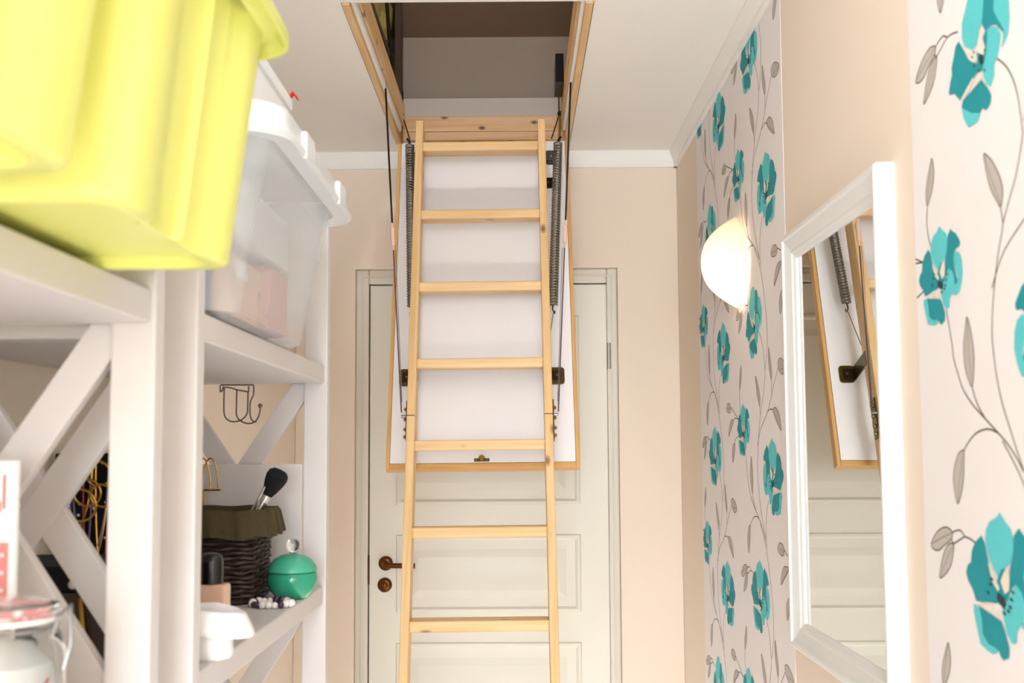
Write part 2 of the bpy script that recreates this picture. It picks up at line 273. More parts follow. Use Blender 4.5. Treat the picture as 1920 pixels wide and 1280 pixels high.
FLOWER_A=[["l",[[0.0275,0.092],[0.0412,0.075],[0.0503,0.0647],[0.0519,0.0459],[0.0448,0.0325],[0.0217,0.0193],[0.0078,0.0217],[0.0026,0.0367],[-0.0055,0.0419],[-0.0108,0.06],[-0.0143,0.0788],[-0.0043,0.0952],[0.013,0.0978]]],["d",[[-0.0149,0.0853],[-0.0108,0.06],[-0.0055,0.0419],[-0.0138,0.0284],[-0.0288,0.0299],[-0.0429,0.025],[-0.0592,0.0087],[-0.0546,-0.0041],[-0.0636,0.0118],[-0.0374,0.0455],[-0.041,0.0671],[-0.0334,0.0838]]],["l",[[-0.041,0.0671],[-0.0602,0.0619],[-0.0755,0.039],[-0.0755,0.0182],[-0.0707,0.0025],[-0.0598,-0.0045],[-0.0526,-0.0066],[-0.0621,0.0107],[-0.0469,0.03],[-0.0373,0.0439]]],["l",[[-0.0287,0.0291],[-0.0461,0.0205],[-0.0529,0.0095],[-0.0474,-0.0062],[-0.0414,-0.0138],[-0.0337,-0.0192],[-0.0326,-0.0319],[-0.0227,-0.0417],[-0.0122,-0.0347],[-0.0039,-0.0217],[-0.0029,-0.0112],[-0.011,-0.0041],[-0.0184,0.0166],[-0.0194,0.0279]]],["d",[[0.0612,0.0459],[0.0528,0.0356],[0.0416,0.0225],[0.0343,0.0128],[0.0192,0.0028],[-0.0013,-0.0073],[0.0167,-0.0144],[0.0372,-0.021],[0.0626,-0.0299],[0.0784,-0.0157],[0.0933,-0.0125],[0.096,-0.0079],[0.0897,0.0044],[0.0848,0.0099],[0.0848,0.0207],[0.0778,0.0308],[0.0712,0.0427]]],["d",[[0.0002,-0.0253],[-0.0154,-0.0408],[-0.0236,-0.0519],[-0.021,-0.061],[-0.0095,-0.0656],[0.0013,-0.0595],[0.0073,-0.0635],[0.0321,-0.0556],[0.0593,-0.0398],[0.0545,-0.0326],[0.0298,-0.0287]]],["l",[[0.0593,-0.0398],[0.0321,-0.0556],[0.0073,-0.0635],[0.0138,-0.0716],[0.0414,-0.0708],[0.0544,-0.0554]]],["d",[[-0.0138,0.0284],[-0.0194,0.0279],[-0.0184,0.0166],[-0.011,-0.0041],[-0.0026,-0.0145],[0.0108,-0.0131],[0.0107,0.0108]]],["w",[[-0.0034,0.0394],[-0.0075,0.0208],[-0.0123,0.0105],[-0.0078,0.0022],[0.0068,0.0102],[0.0076,0.0233]]],["w",[[0.0507,0.0365],[0.0375,0.0227],[0.0107,0.01],[0.0095,0.0018],[0.023,0.0043],[0.0343,0.0128]]],["w",[[0.0226,-0.014],[0.0211,-0.0197],[0.0545,-0.0326],[0.0606,-0.0306],[0.0413,-0.0213]]],["w",[[-0.0003,-0.0187],[0.0021,-0.0246],[0.0278,-0.0285],[0.0255,-0.025],[0.0131,-0.0174]]],["k",[[0.0013,0.0073],[-0.0077,0.0013],[-0.0077,-0.0079],[0.0006,-0.0074],[0.0056,0.0021]]],["k",[[0.0215,0.0167],[0.018,0.017],[0.0147,0.014],[0.0182,0.0137]]],["k",[[-0.0086,0.0077],[-0.0121,0.0081],[-0.0152,0.0052],[-0.0118,0.0048]]],["k",[[0.0211,-0.0008],[0.0175,-0.0004],[0.0142,-0.0033],[0.0178,-0.0037]]],["k",[[0.0259,0.0122],[0.0223,0.0126],[0.019,0.0097],[0.0226,0.0093]]],["k",[[0.0082,-0.0106],[0.0047,-0.0101],[0.0015,-0.013],[0.005,-0.0134]]],["k",[[-0.0066,-0.0159],[-0.0101,-0.0155],[-0.0132,-0.0183],[-0.0098,-0.0188]]]]
# ================================================================== the room
XL, XR, YB, YF, ZC = -0.76, 0.56, 3.65, -3.00, 2.43
struct(box('floor', (XL-0.12, XR+0.12, YF-0.12, YB+0.12, -0.08, 0.0), 'floor_pale'))
mb = MB(); HX0, HX1, HY0, HY1 = -0.402, 0.184, 2.391, 3.532
mb.box(XL-0.12, XR+0.12, YF-0.12, HY0, ZC, ZC+0.10); mb.box(XL-0.12, XR+0.12, HY1, YB+0.12, ZC, ZC+0.10)
mb.box(XL-0.12, HX0, HY0, HY1, ZC, ZC+0.10); mb.box(HX1, XR+0.12, HY0, HY1, ZC, ZC+0.10)
struct(build(mb, 'ceiling', 'ceiling_white'))
struct(box('wall_left', (XL-0.12, XL, YF-0.12, YB+0.12, 0, ZC), 'wall_beige'))
WALL_R = struct(box('wall_right', (XR, XR+0.12, YF-0.12, YB+0.12, 0, ZC), 'wall_beige'))
DX0, DX1, DZ = -0.556, 0.349, 2.026                       # door recess in the back wall
mb = MB(); mb.prism([(XL, 0), (DX0, 0), (DX0, DZ), (DX1, DZ), (DX1, 0), (XR, 0), (XR, ZC), (XL, ZC)], lambda x, z: (x, YB, z), lambda x, z: (x, YB+0.12, z))
struct(build(mb, 'wall_back', 'wall_beige', bevel=0.004))
WX0, WX1, WZ0, WZ1 = -0.66, 0.46, 0.80, 2.32              # unseen window added behind the camera as a light source
mb = MB(); mb.box(XL, WX0, YF-0.12, YF, 0, ZC); mb.box(WX1, XR, YF-0.12, YF, 0, ZC); mb.box(WX0, WX1, YF-0.12, YF, 0, WZ0); mb.box(WX0, WX1, YF-0.12, YF, WZ1, ZC)
struct(build(mb, 'wall_front', 'wall_beige'))
mb = MB(); t = 0.05
mb.box(WX0, WX1, YF-0.05, YF-0.01, WZ0, WZ0+t); mb.box(WX0, WX1, YF-0.05, YF-0.01, WZ1-t, WZ1)
mb.box(WX0, WX0+t, YF-0.05, YF-0.01, WZ0+t, WZ1-t); mb.box(WX1-t, WX1, YF-0.05, YF-0.01, WZ0+t, WZ1-t)
win = struct(build(mb, 'added_window', 'added_window_frame', bevel=0.004))
# cornices and skirting
def cornice(name, f):
    mb = MB(); prof = [(0, 0), (0, 0.055), (0.028, 0.055), (0.028, 0.047), (0.012, 0.012), (0.012, 0.0)]
    mb.prism(prof, *f); return struct(build(mb, name, 'cornice_white'))
zc0 = ZC - 0.055
cornice('trim_1', (lambda a, b: (XL, YB - a, zc0 + b), lambda a, b: (XR, YB - a, zc0 + b)))
cornice('trim_2', (lambda a, b: (XR - a, YF, zc0 + b), lambda a, b: (XR - a, YB, zc0 + b)))
cornice('trim_3', (lambda a, b: (XL + a, YF, zc0 + b), lambda a, b: (XL + a, YB, zc0 + b)))
struct(box('baseboard_right', (XR-0.014, XR, YF, YB, 0, 0.08), 'cornice_white', bevel=0.003))
struct(box('baseboard_left', (XL, XL+0.014, YF, YB, 0, 0.08), 'cornice_white', bevel=0.003))
mb = MB(); mb.box(XL+0.014, DX0, YB-0.014, YB, 0, 0.08); mb.box(DX1, XR-0.014, YB-0.014, YB, 0, 0.08)
struct(build(mb, 'baseboard_back', 'cornice_white', bevel=0.003))

struct(box('door_backing', (DX0-0.05, DX1+0.05, YB+0.121, YB+0.16, 0, DZ+0.05), 'wall_beige'))  # slab added behind the door to keep sky light out of its gaps
# ------------------------------------------------------------------ door in its recess
mb = MB()
for x0, x1 in ((DX0, DX0+0.044), (DX1-0.036, DX1)):
    mb.box(x0, x1, YB+0.022, YB+0.12, 0, DZ)
mb.box(DX0+0.044, DX1-0.036, YB+0.022, YB+0.12, DZ-0.05, DZ)
trim = struct(build(mb, 'trim_4', 'frame_white', bevel=0.006))
mb = MB()                                                   # stepped inner stop of the frame
mb.box(DX0+0.022, DX0+0.026, YB+0.014, YB+0.022, 0, DZ-0.024); mb.box(DX1-0.022, DX1-0.018, YB+0.014, YB+0.022, 0, DZ-0.024); mb.box(DX0+0.022, DX1-0.018, YB+0.014, YB+0.022, DZ-0.028, DZ-0.024)
build(mb, 'frame_bead', 'frame_white', trim, bevel=0.001)
LX0, LX1, LZ = -0.508, 0.3125, 1.9725; LY = YB + 0.030
door = struct(box('door_1', (LX0, LX1, LY, LY+0.04, 0.008, LZ), 'door_white', bevel=0.003))
PX0, PX1 = -0.412, 0.212
for z0, z1 in ((1.216, 1.86), (0.852, 1.108), (0.16, 0.745)):
    mb = MB()
    # moulded panel: raised bead, sunk band, raised field
    def ring(d, y): return [(PX0+d, LY+y, z0+d), (PX1-d, LY+y, z0+d), (PX1-d, LY+y, z1-d), (PX0+d, LY+y, z1-d)]
    rs = [ring(-0.004, 0.0005), ring(0.0, -0.005), ring(0.008, -0.006), ring(0.018, 0.002), ring(0.022, 0.004), ring(0.028, 0.004), ring(0.070, -0.004), ring(0.073, -0.0045)]
    rs = [[(x, y - 0.0005, z) for x, y, z in r] for r in rs]
    for i in range(len(rs) - 1):
        mb.add(rs[i] + rs[i+1], [(k, (k+1) % 4, 4 + (k+1) % 4, 4 + k) for k in range(4)])
    mb.add(rs[-1], [(0, 1, 2, 3)])
    # close behind so that the panel is a solid inlay
    back = [(x, LY + 0.012, z) for x, y, z in rs[0]]
    mb.add(rs[0] + back, [(k, (k+1) % 4, 4 + (k+1) % 4, 4 + k) for k in range(4)]); mb.add(back, [(0, 1, 2, 3)])
    build(mb, 'panel', 'door_white', door)
hx, hz = -0.451, 1.016
mb = MB(); mb.lathe([(0, 0), (0.0245, 0), (0.0245, 0.006), (0.021, 0.010), (0.011, 0.011), (0.0095, 0.045), (0, 0.045)], (hx, LY, hz), 28, axis=(0, -1, 0))
h = build(mb, 'door_handle', 'bronze', door)
mb = MB(); mb.tube([(hx, LY-0.046, hz), (hx+0.012, LY-0.05, hz-0.001), (hx+0.03, LY-0.052, hz-0.003), (hx+0.105, LY-0.052, hz-0.004)], [0.010, 0.0105, 0.0088, 0.0088], 12)
build(mb, 'lever', 'bronze', h)
mb = MB(); mb.lathe([(0, 0), (0.0245, 0), (0.0245, 0.006), (0.021, 0.010), (0.012, 0.011), (0.011, 0.018), (0.006, 0.021), (0, 0.021)], (hx-0.003, LY, 0.943), 28, axis=(0, -1, 0))
build(mb, 'lock_rosette', 'bronze', door)
box('latch_plate', (LX0-0.0035, LX0+0.0015, LY-0.004, LY+0.02, 0.945, 1.043), 'bronze_dark', door)
for z in (1.722, 0.25):
    mb = MB(); mb.lathe([(0, -0.045), (0.007, -0.045), (0.007, -0.014), (0.0062, -0.014), (0.0062, -0.012), (0.007, -0.012), (0.007, 0.014), (0.0062, 0.014), (0.0062, 0.016), (0.007, 0.016), (0.007, 0.045), (0, 0.045)], (LX1+0.006, LY-0.006, z), 14)
    build(mb, 'hinge', 'satin_grey', door)

# ================================================================== attic above the hatch
struct(box('wall_attic_back', (-0.60, 0.40, 3.575, 3.62, ZC+0.10, 2.815), 'attic_grey'))
mb = MB(); mb.prism([(3.575, 2.815), (3.60, 2.815), (3.28, 3.42), (3.255, 3.42)], lambda y, z: (-0.60, y, z), lambda y, z: (0.40, y, z))
struct(build(mb, 'wall_attic_slope', 'attic_brown'))
struct(box('wall_attic_left', (-0.50, -0.47, 2.20, 3.575, ZC+0.10, 3.42), 'attic_dark_wood'))
struct(box('wall_attic_right', (0.30, 0.33, 2.20, 3.575, ZC+0.10, 3.42), 'attic_brown'))
struct(box('wall_attic_front', (-0.50, 0.33, 2.17, 2.20, ZC+0.10, 3.42), 'attic_brown'))
struct(box('ceiling_attic', (-0.50, 0.33, 2.17, 3.60, 3.42, 3.46), 'attic_brown'))
tag(box('attic_post', (-0.405, -0.384, 3.50, 3.572, ZC+0.149, 3.0), 'attic_dark_wood', bevel=0.003), 'dark brown timber post in the corner of the attic opening', 'post')
# crumpled foil insulation on the left side
mb = MB(); ny, nz = 26, 16; vs = []; rnd = random.Random(3)
for i in range(ny):
    for j in range(nz):
        vs.append((-0.424 + rnd.uniform(-0.014, 0.014), 2.45 + 1.06*i/(ny-1), 2.56 + 0.55*j/(nz-1)))
back = [(-0.469, y, z) for x, y, z in vs]
F = [(i*nz+j, (i+1)*nz+j, (i+1)*nz+j+1, i*nz+j+1) for i in range(ny-1) for j in range(nz-1)]
mb.add(vs, F); mb.add(back, F)
tag(build(mb, 'foil_insulation', 'foil_gold'), 'crumpled gold foil insulation on the attic side wall', 'insulation')
# unseen bulb added to brighten the loft
bulb = thing('added_attic_bulb', 'small unseen bulb added above the hatch to light the loft', 'lamp', (-0.05, 2.75, 3.24))
mb = MB(); mb.sphere((-0.05, 2.75, 3.24), 0.03, 10); build(mb, 'globe', 'attic_fill_glow', bulb)
mb = MB(); mb.lathe([(0.018, 0.025), (0.018, 0.07), (0.006, 0.08), (0.006, 0.185), (0, 0.185)], (-0.05, 2.75, 3.24), 12); build(mb, 'socket', 'black_steel', bulb)
pl = bpy.data.lights.new('attic_fill_light', 'POINT'); pl.energy = 9.5; pl.color = (1, 0.95, 0.92); pl.shadow_soft_size = 0.04
plo = bpy.data.objects.new('attic_fill_light', pl); plo.location = (-0.05, 2.75, 3.19); COL.objects.link(plo)

# ------------------------------------------------------------------ hatch frame
hf = thing('hatch_frame', 'pine frame lining the loft hatch opening in the ceiling', 'hatch frame', (-0.11, 2.95, ZC))
for nm, x0, x1, sx in (('l', -0.400, -0.382, 1), ('r', 0.164, 0.182, -1)):
    s = box('side_board', (x0, x1, 2.394, 3.528, 2.427, 2.548), 'pine_y', hf, bevel=0.0015)
    xi = x1 if sx > 0 else x0
    a, b = sorted((xi, xi + sx*0.009))
    box('seal_strip', (a, b, 2.40, 3.42, 2.440, 2.462), 'card_white', s, bevel=0.001)
    a, b = sorted((xi, xi + sx*0.014))
    box('inner_board', (a, b, 2.40, 3.47, 2.464, 2.540), 'pine_y', s, bevel=0.001)
box('end_board', (-0.382, 0.164, 2.396, 2.412, 2.440, 2.548), 'pine_x', hf, bevel=0.0015)
box('end_board', (-0.382, 0.164, 3.500, 3.528, 2.463, 2.514), 'pine_board', hf, bevel=0.0012)
box('end_board', (-0.382, 0.164, 3.500, 3.528, 2.434, 2.4615), 'pine_board', hf, bevel=0.0012)
box('back_board', (-0.382, 0.164, 3.506, 3.528, 2.516, 2.578), 'attic_board', hf, bevel=0.001)

# ================================================================== loft ladder with its hatch panel
TILT = math.radians(19.2); CT, ST = math.cos(TILT), math.sin(TILT)
lad = thing('loft_ladder', 'pine folding loft ladder let down from the ceiling hatch', 'ladder', (-0.093, 2.430, 0.0))
lad.rotation_euler = (-TILT, math.radians(-0.39), 0)
def lbuild(mb, name, m, parent, bevel=0.0, seg=2):
    me = mb.mesh(name, [m] if isinstance(m, str) else m, bevel, seg); o = link(name, me, parent)
    if any(mb.sm): me.set_sharp_from_angle(angle=math.radians(45))
    return o
RW, RD, HW = 0.0235, 0.070, 0.2025
secs = [(0.0, 0.70), (0.702, 1.586), (1.5885, 2.576)]
for sx in (-1, 1):
    for i, (z0, z1) in enumerate(secs):
        x0, x1 = sorted((sx*HW, sx*(HW-RW)))
        mb = MB()
        if i == 0: mb.prism([(0, 0.0), (RD, RD*math.tan(TILT)), (RD, z1), (0, z1)], lambda y, z: (x0, y, z), lambda y, z: (x1, y, z))
        else: mb.box(x0, x1, 0, RD, z0, z1)
        lbuild(mb, 'rail', 'pine_z', lad, bevel=0.003)
rung_me = None
for i in range(10):
    zw = 2.342 - 0.2317*i
    if rung_me is None:
        mb = MB(); mb.box(-(HW-RW)-0.001, HW-RW+0.001, -0.001, 0.068, -0.0145, 0.0145); rung_me = mb.mesh('rung', ['pine_x'], 0.006, 3)
    o = link('rung', rung_me, lad); o.location = (0, 0.004, zw/CT); o.rotation_euler = (TILT, 0, 0)
for sx in (-1, 1):
    for zj in (1.587, 0.701):
        mb = MB(); x0, x1 = sorted((sx*HW, sx*(HW+0.004)))
        mb.box(x0, x1, 0.018, 0.052, zj-0.065, zj+0.05)
        hg = lbuild(mb, 'hinge_plate', 'olive_zinc', lad, bevel=0.001)
        for dz in (-0.052, -0.03, 0.0, 0.03):
            mb = MB(); mb.lathe([(0, 0), (0.0055, 0), (0.0055, 0.004), (0.003, 0.007), (0, 0.007)], (sx*(HW+0.004), 0.034, zj+dz), 10, axis=(sx, 0, 0)); lbuild(mb, 'bolt', 'zinc_gold', hg)
        mb = MB(); mb.lathe([(0, 0), (0.004, 0), (0.004, 0.012), (0, 0.012)], (sx*(HW+0.004), 0.010, zj), 10, axis=(sx, 0, 0)); lbuild(mb, 'pivot', 'grey_steel', hg)
# hatch panel (white board with pine edges)
pc, PZ0, PZ1, PY = 0.003, 1.487, 2.612, 0.168
pan = MB(); pan.box(pc-0.268, pc+0.268, PY, PY+0.012, PZ0+0.016, PZ1); pan = lbuild(pan, 'hatch_panel', 'hatch_white', lad, bevel=0.001)
pan['label'] = 'white painted hatch panel'
for sx in (-1, 1):
    x0, x1 = sorted((pc+sx*0.269, pc+sx*0.280)); mb = MB(); mb.box(x0, x1, PY+0.002, PY+0.036, PZ0, PZ1); lbuild(mb, 'edge_strip', 'pine_edge', pan, bevel=0.0015)
mb = MB(); mb.box(pc-0.269, pc+0.269, PY+0.001, PY+0.036, PZ0, PZ0+0.0150); lbuild(mb, 'edge_strip', 'pine_edge_x', pan, bevel=0.0015)
mb = MB(); mb.box(pc-0.268, pc+0.268, PY+0.0125, PY+0.034, PZ0+0.016, PZ1); lbuild(mb, 'core_board', 'pine_edge', pan)
# latch at the bottom of the panel
mb = MB(); mb.box(-0.022, 0.022, PY-0.003, PY, PZ0+0.018, PZ0+0.028); lt = lbuild(mb, 'latch', 'olive_zinc', pan, bevel=0.001)
mb = MB(); mb.lathe([(0, 0), (0.0085, 0), (0.0085, 0.010), (0.006, 0.013), (0, 0.013)], (0.0, PY-0.002, PZ0+0.027), 14, axis=(0, -1, 0)); lbuild(mb, 'catch', 'zinc_gold', lt)
for dx in (-0.016, 0.016):
    mb = MB(); mb.lathe([(0, 0), (0.0035, 0), (0.002, 0.003), (0, 0.003)], (dx, PY-0.003, PZ0+0.023), 8, axis=(0, -1, 0)); lbuild(mb, 'screw', 'zinc_gold', lt)
# brackets that carry the ladder on the panel
for sx in (-1, 1):
    for zb, hh, w0, w1, mm in ((1.770, 0.027, 0.200, 0.246, 'olive_zinc'), (2.447, 0.019, 0.190, 0.236, 'black_steel'), (2.545, 0.026, 0.205, 0.247, 'black_steel')):
        x0, x1 = sorted((sx*w0, sx*w1)); mb = MB()
        rp = [(a, c) for a, c, _ in rrect(x0, x1, zb-hh, zb+hh, 0.010, 0, 4)]; mb.prism(rp, lambda a, c: (a, PY-0.006, c), lambda a, c: (a, PY, c))
        b = lbuild(mb, 'mounting_bracket', mm, lad, bevel=0.001)
        a0, a1 = sorted((sx*0.1995, sx*0.204)); mb = MB(); mb.box(a0, a1, RD*0.6, PY-0.005, zb-hh*0.8, zb+hh*0.8); lbuild(mb, 'arm', mm, b, bevel=0.001)
        mb = MB(); mb.box(*sorted((sx*(w0+0.006), sx*(w1-0.010))), PY-0.008, PY-0.0055, zb-hh*0.6, zb+hh*0.6); lbuild(mb, 'recess', 'bronze_dark' if mm == 'olive_zinc' else 'black_steel', b, bevel=0.001)
        mb = MB(); mb.lathe([(0, 0), (0.004, 0), (0.003, 0.003), (0, 0.003)], (sx*(w1-0.022), PY-0.008, zb), 10, axis=(0, -1, 0)); lbuild(mb, 'screw', 'zinc_gold', b)
# springs
for sx, xt, xb in ((-1, -0.231, -0.2085), (1, 0.246, 0.2155)):
    z_t, z_b, yy, turns, cr = 2.560, 1.975, 0.105, 60, 0.0125
    pts = []; n = turns*10
    for k in range(n+1):
        f = k/n; a = 2*math.pi*turns*f
        pts.append((xt+(xb-xt)*f + cr*math.cos(a), yy + cr*math.sin(a), z_t+(z_b-z_t)*f))
    mb = MB(); mb.tube(pts, 0.0027, 6); sp = lbuild(mb, 'spring', 'spring_steel', lad)
    mb = MB(); mb.tube([(xb, yy, z_b), (xb+sx*-0.002, yy, z_b-0.012), (xb, yy-0.005, z_b-0.022), (xb+sx*0.004, yy, z_b-0.028), (xb+sx*0.005, yy+0.003, z_b-0.018)], 0.002, 6); lbuild(mb, 'hook', 'black_steel', sp)
    mb = MB(); mb.tube([(xb, yy, z_b-0.026), (sx*0.198, 0.085, z_b-0.14), (sx*0.19, 0.072, 1.79)], 0.0012, 6); lbuild(mb, 'pull_wire', 'purple_rod', sp)
    mb = MB(); mb.tube([(xt, yy, z_t), (xt+sx*0.002, yy, z_t+0.012), (xt+sx*0.010, yy, z_t+0.022)], 0.004, 8); lbuild(mb, 'spring_end', 'black_steel', sp)
# long side rods, turnbuckles, cords and the black lever plates (placed in the room, carried by the ladder)
for (xa, ya, za), (xb, yb, zb), sx in (((-0.3765, 3.010, 2.485), (-0.3215, 2.966, 1.505), -1), ((0.1600, 2.965, 2.485), (0.1150, 2.966, 1.505), 1)):
    A, B = Vector((xa, ya, za)), Vector((xb, yb, zb)); at = lambda f: A.lerp(B, f)
    mb = MB(); mb.tube([at(0), at(0.06)+Vector((0, 0, 0)), at(0.46)], 0.0028, 8); rod = build(mb, 'side_rod', 'black_steel', lad)
    mb = MB(); mb.tube([at(0.45), at(0.462), at(0.465), at(0.515), at(0.518), at(0.53)], [0.003, 0.003, 0.0062, 0.0062, 0.003, 0.003], 10); build(mb, 'turnbuckle', 'pink_plastic', rod)
    mb = MB(); mb.tube([at(0.53), at(1.0)], 0.0020, 6); build(mb, 'lower_rod', 'purple_rod', rod)
    mb = MB(); mb.tube([at(0.53)+Vector((-sx*0.006, 0, 0)), at(0.97)+Vector((-sx*0.003, 0, 0))], 0.0010, 5); build(mb, 'wire', 'grey_steel', rod)
    mb = MB(); mb.sphere(A, 0.006, 6); build(mb, 'pivot_ball', 'grey_steel', rod)
for sx, xk in ((-1, -0.362), (1, 0.134)):
    mb = MB(); mb.tube([(xk-sx*-0.010, 3.452, 2.585), (xk-sx*-0.010, 3.450, 2.50), (xk-sx*0.016, 3.43, 2.415)], 0.0022, 6); build(mb, 'cord', 'black_steel', lad)
    mb = MB(); mb.tube([(xk+sx*0.013, 3.44, 2.495), (xk+sx*0.010, 3.435, 2.405)], 0.0038, 8); g = build(mb, 'hinge_pin', 'zinc_gold', lad)
    mb = MB(); mb.sphere((xk+sx*0.013, 3.438, 2.502), 0.009, 7); build(mb, 'pin_head', 'black_steel', g)
box('lever_plate', (0.124, 0.1495, 3.20, 3.33, 2.52, 2.615), 'black_steel', lad, bevel=0.003)
box('lever_plate', (-0.4065, -0.397, 3.22, 3.36, 2.55, 2.67), 'black_steel', lad, bevel=0.003)
mb = MB(); mb.tube([(-0.396, 3.26, 2.64), (-0.392, 2.85, 2.62), (-0.388, 2.52, 2.56)], 0.006, 8); build(mb, 'lever_arm', 'black_steel', lad)
mb = MB(); mb.tube([(-0.396, 3.34, 2.62), (-0.394, 3.22, 2.74), (-0.392, 3.10, 2.88)], 0.006, 8); build(mb, 'lever_arm', 'black_steel', lad)
# ================================================================== wallpaper with poppies
XP = XR - 0.0008
MI = {'l': 0, 'd': 1, 'w': 2, 'k': 3}
def clip_mesh(bm, ylo, yhi, zlo, zhi):
    for co, no in (((0, ylo, 0), (0, -1, 0)), ((0, yhi, 0), (0, 1, 0)), ((0, 0, zlo), (0, 0, -1)), ((0, 0, zhi), (0, 0, 1))):
        bmesh.ops.bisect_plane(bm, geom=bm.verts[:] + bm.edges[:] + bm.faces[:], plane_co=co, plane_no=no, clear_outer=True, dist=1e-6)
def print_obj(name, polys, mats, parent, clip):
    # polys: (material index, layer, [(y, z)...]) lying flat on the paper
    bm = bmesh.new()
    for mi, lay, pts in polys:
        vs = [bm.verts.new((XP - 0.0002 - 0.00012*lay, y, z)) for y, z in pts]
        try: f = bm.faces.new(vs); f.material_index = mi
        except ValueError: pass
    clip_mesh(bm, *clip)
    if not bm.faces: bm.free(); return None
    for f in bm.faces:
        f.normal_update()
        if f.normal.x > 0: f.normal_flip()
    me = bpy.data.meshes.new(name); bm.to_mesh(me); bm.free()
    for m in mats: me.materials.append(MATS[m])
    o = link(name, me, parent); o.matrix_parent_inverse = parent_world(parent).inverted()
    return o
def ribbon(pts, w0, w1, mi, lay, closed=False):
    out = []; P = [Vector(p) for p in pts]; N = len(P); q = []
    for i in range(N):
        a = P[(i-1) % N] if closed else P[max(i-1, 0)]; b = P[(i+1) % N] if closed else P[min(i+1, N-1)]
        t = b - a; t = t.normalized() if t.length > 1e-9 else Vector((0, 1)); n = Vector((-t.y, t.x)); w = w0 + (w1-w0)*i/max(N-1, 1)
        q.append((P[i]+n*w/2, P[i]-n*w/2))
    for i in range(N if closed else N-1):
        j = (i+1) % N; out.append((mi, lay, [tuple(q[i][0]), tuple(q[j][0]), tuple(q[j][1]), tuple(q[i][1])]))
    return out
def wallpaper(y0, cols, ylo, yhi, shift, label):
    clip = (ylo, yhi, 0.082, ZC - 0.0555)
    w = box('wallpaper', (XP, XR, ylo, yhi, 0.081, ZC - 0.055), 'paper_cream', WALL_R); w['label'] = label
    for k in cols:
        for n in range(-3, 4):
            oy, oz = y0 + 0.53*k, shift + 0.64*n + (0.32 if k % 2 else 0)
            for shape, u, v, sc, mir in ((FLOWER_A if n % 2 else FLOWER_B, 0.301, 1.044, 1.0 if n % 2 else 1.30, 1), (FLOWER_B, 0.446, 1.434, 1.0, 1), (FLOWER_B, 0.153, 1.322, 1.30, -1)):
                if shape is FLOWER_A: v -= 0.0
                print_obj('flower_print', [(MI[c], 3 + i*0.4, [(oy+u+mir*sc*a, oz+v+sc*b) for a, b in p]) for i, (c, p) in enumerate(shape)], ('teal_light', 'teal_dark', 'petal_cream', 'ink_dark'), w, clip)
            for lf in LEAVES:
                P = catmull([(oy+a, oz+b) for a, b in lf], 3, True); tip0 = P[0]; far = max(P, key=lambda p: (p-tip0).length)
                polys = [(0, 1, [tuple(p) for p in P])] + ribbon(P, 0.0016, 0.0016, 1, 2, True)
                mid = (tip0+far)/2 + Vector((0.002, 0)); polys += ribbon(catmull([tip0, mid, far], 4), 0.0008, 0.0008, 1, 2)
                print_obj('leaf_print', polys, ('leaf_grey', 'stem_grey'), w, clip)
            for st in STEMS:
                print_obj('stem_print', ribbon(catmull([(oy+a, oz+b) for a, b in st], 4), 0.0022, 0.0022, 0, 0.4), ('stem_grey',), w, clip)
    return w
wallpaper(2.193, (-1, 0, 1, 2), 2.193, 3.245, 0.0, 'cream wallpaper with teal poppies behind the lit wall lamp')
wallpaper(0.95, (-2, -1, 0, 1), 0.42, 1.48, 0.18, 'cream wallpaper panel with large teal poppies beside the white-framed mirror')

# ================================================================== mirror
MY0, MY1, MZ0, MZ1 = 1.556, 2.118, 1.016, 1.822
mir = thing('wall_mirror', 'rectangular mirror in a white moulded frame on the right wall', 'mirror', (XR, (MY0+MY1)/2, MZ0))
prof = [(0, 0), (0, 0.026), (0.004, 0.030), (0.010, 0.030), (0.013, 0.026), (0.017, 0.0245), (0.035, 0.019), (0.039, 0.0195), (0.043, 0.016), (0.050, 0.013), (0.052, 0.0), (0.02, 0.0)]
def frame_piece(a, b, inw):
    # a, b corner points (y, z); inw inward normal; mitred ends
    a, b, inw = Vector(a), Vector(b), Vector(inw); t = (b-a).normalized()
    f0 = lambda w, h: (XR - h, *(a + inw*w + t*w)); f1 = lambda w, h: (XR - h, *(b + inw*w - t*w))
    mb = MB(); mb.prism(prof, f0, f1); return build(mb, 'frame_rail', 'mirror_frame', mir)
frame_piece((MY0, MZ0), (MY1, MZ0), (0, 1)); frame_piece((MY1, MZ0), (MY1, MZ1), (-1, 0)); frame_piece((MY1, MZ1), (MY0, MZ1), (0, -1)); frame_piece((MY0, MZ1), (MY0, MZ0), (1, 0))
box('mirror_glass', (XR-0.010, XR-0.006, MY0+0.048, MY1-0.048, MZ0+0.048, MZ1-0.048), 'mirror_silver', mir)

# ================================================================== wall lamp
SY, SZ = 2.628, 1.862
sc = thing('wall_lamp', 'lit shell-shaped opal glass lamp on the poppy wallpaper', 'wall lamp', (XR, SY, SZ))
mb = MB(); rings = []; N = 40; A_, B_, D_ = 0.090, 0.114, 0.085
for j in range(13):
    rr = 1 - j/12
    ring = []
    for k in range(N):
        a = 2*math.pi*k/N; cy, cz = math.cos(a), math.sin(a)
        cy = math.copysign(abs(cy)**1.25, cy)
        ring.append((0.546 - D_*(1 - rr**2.5), SY + A_*max(rr, 1e-4)*cy, SZ + B_*max(rr, 1e-4)*cz))
    rings.append(ring)
inner = [[(x + 0.003, SY + (y-SY)*0.97, SZ + (z-SZ)*0.97) for x, y, z in r] for r in rings[::-1]]
mb.loft(rings[::-1] + inner[::-1][0:0], cap0=True, cap1=False); build(mb, 'glass_shell', 'sconce_glass', sc)
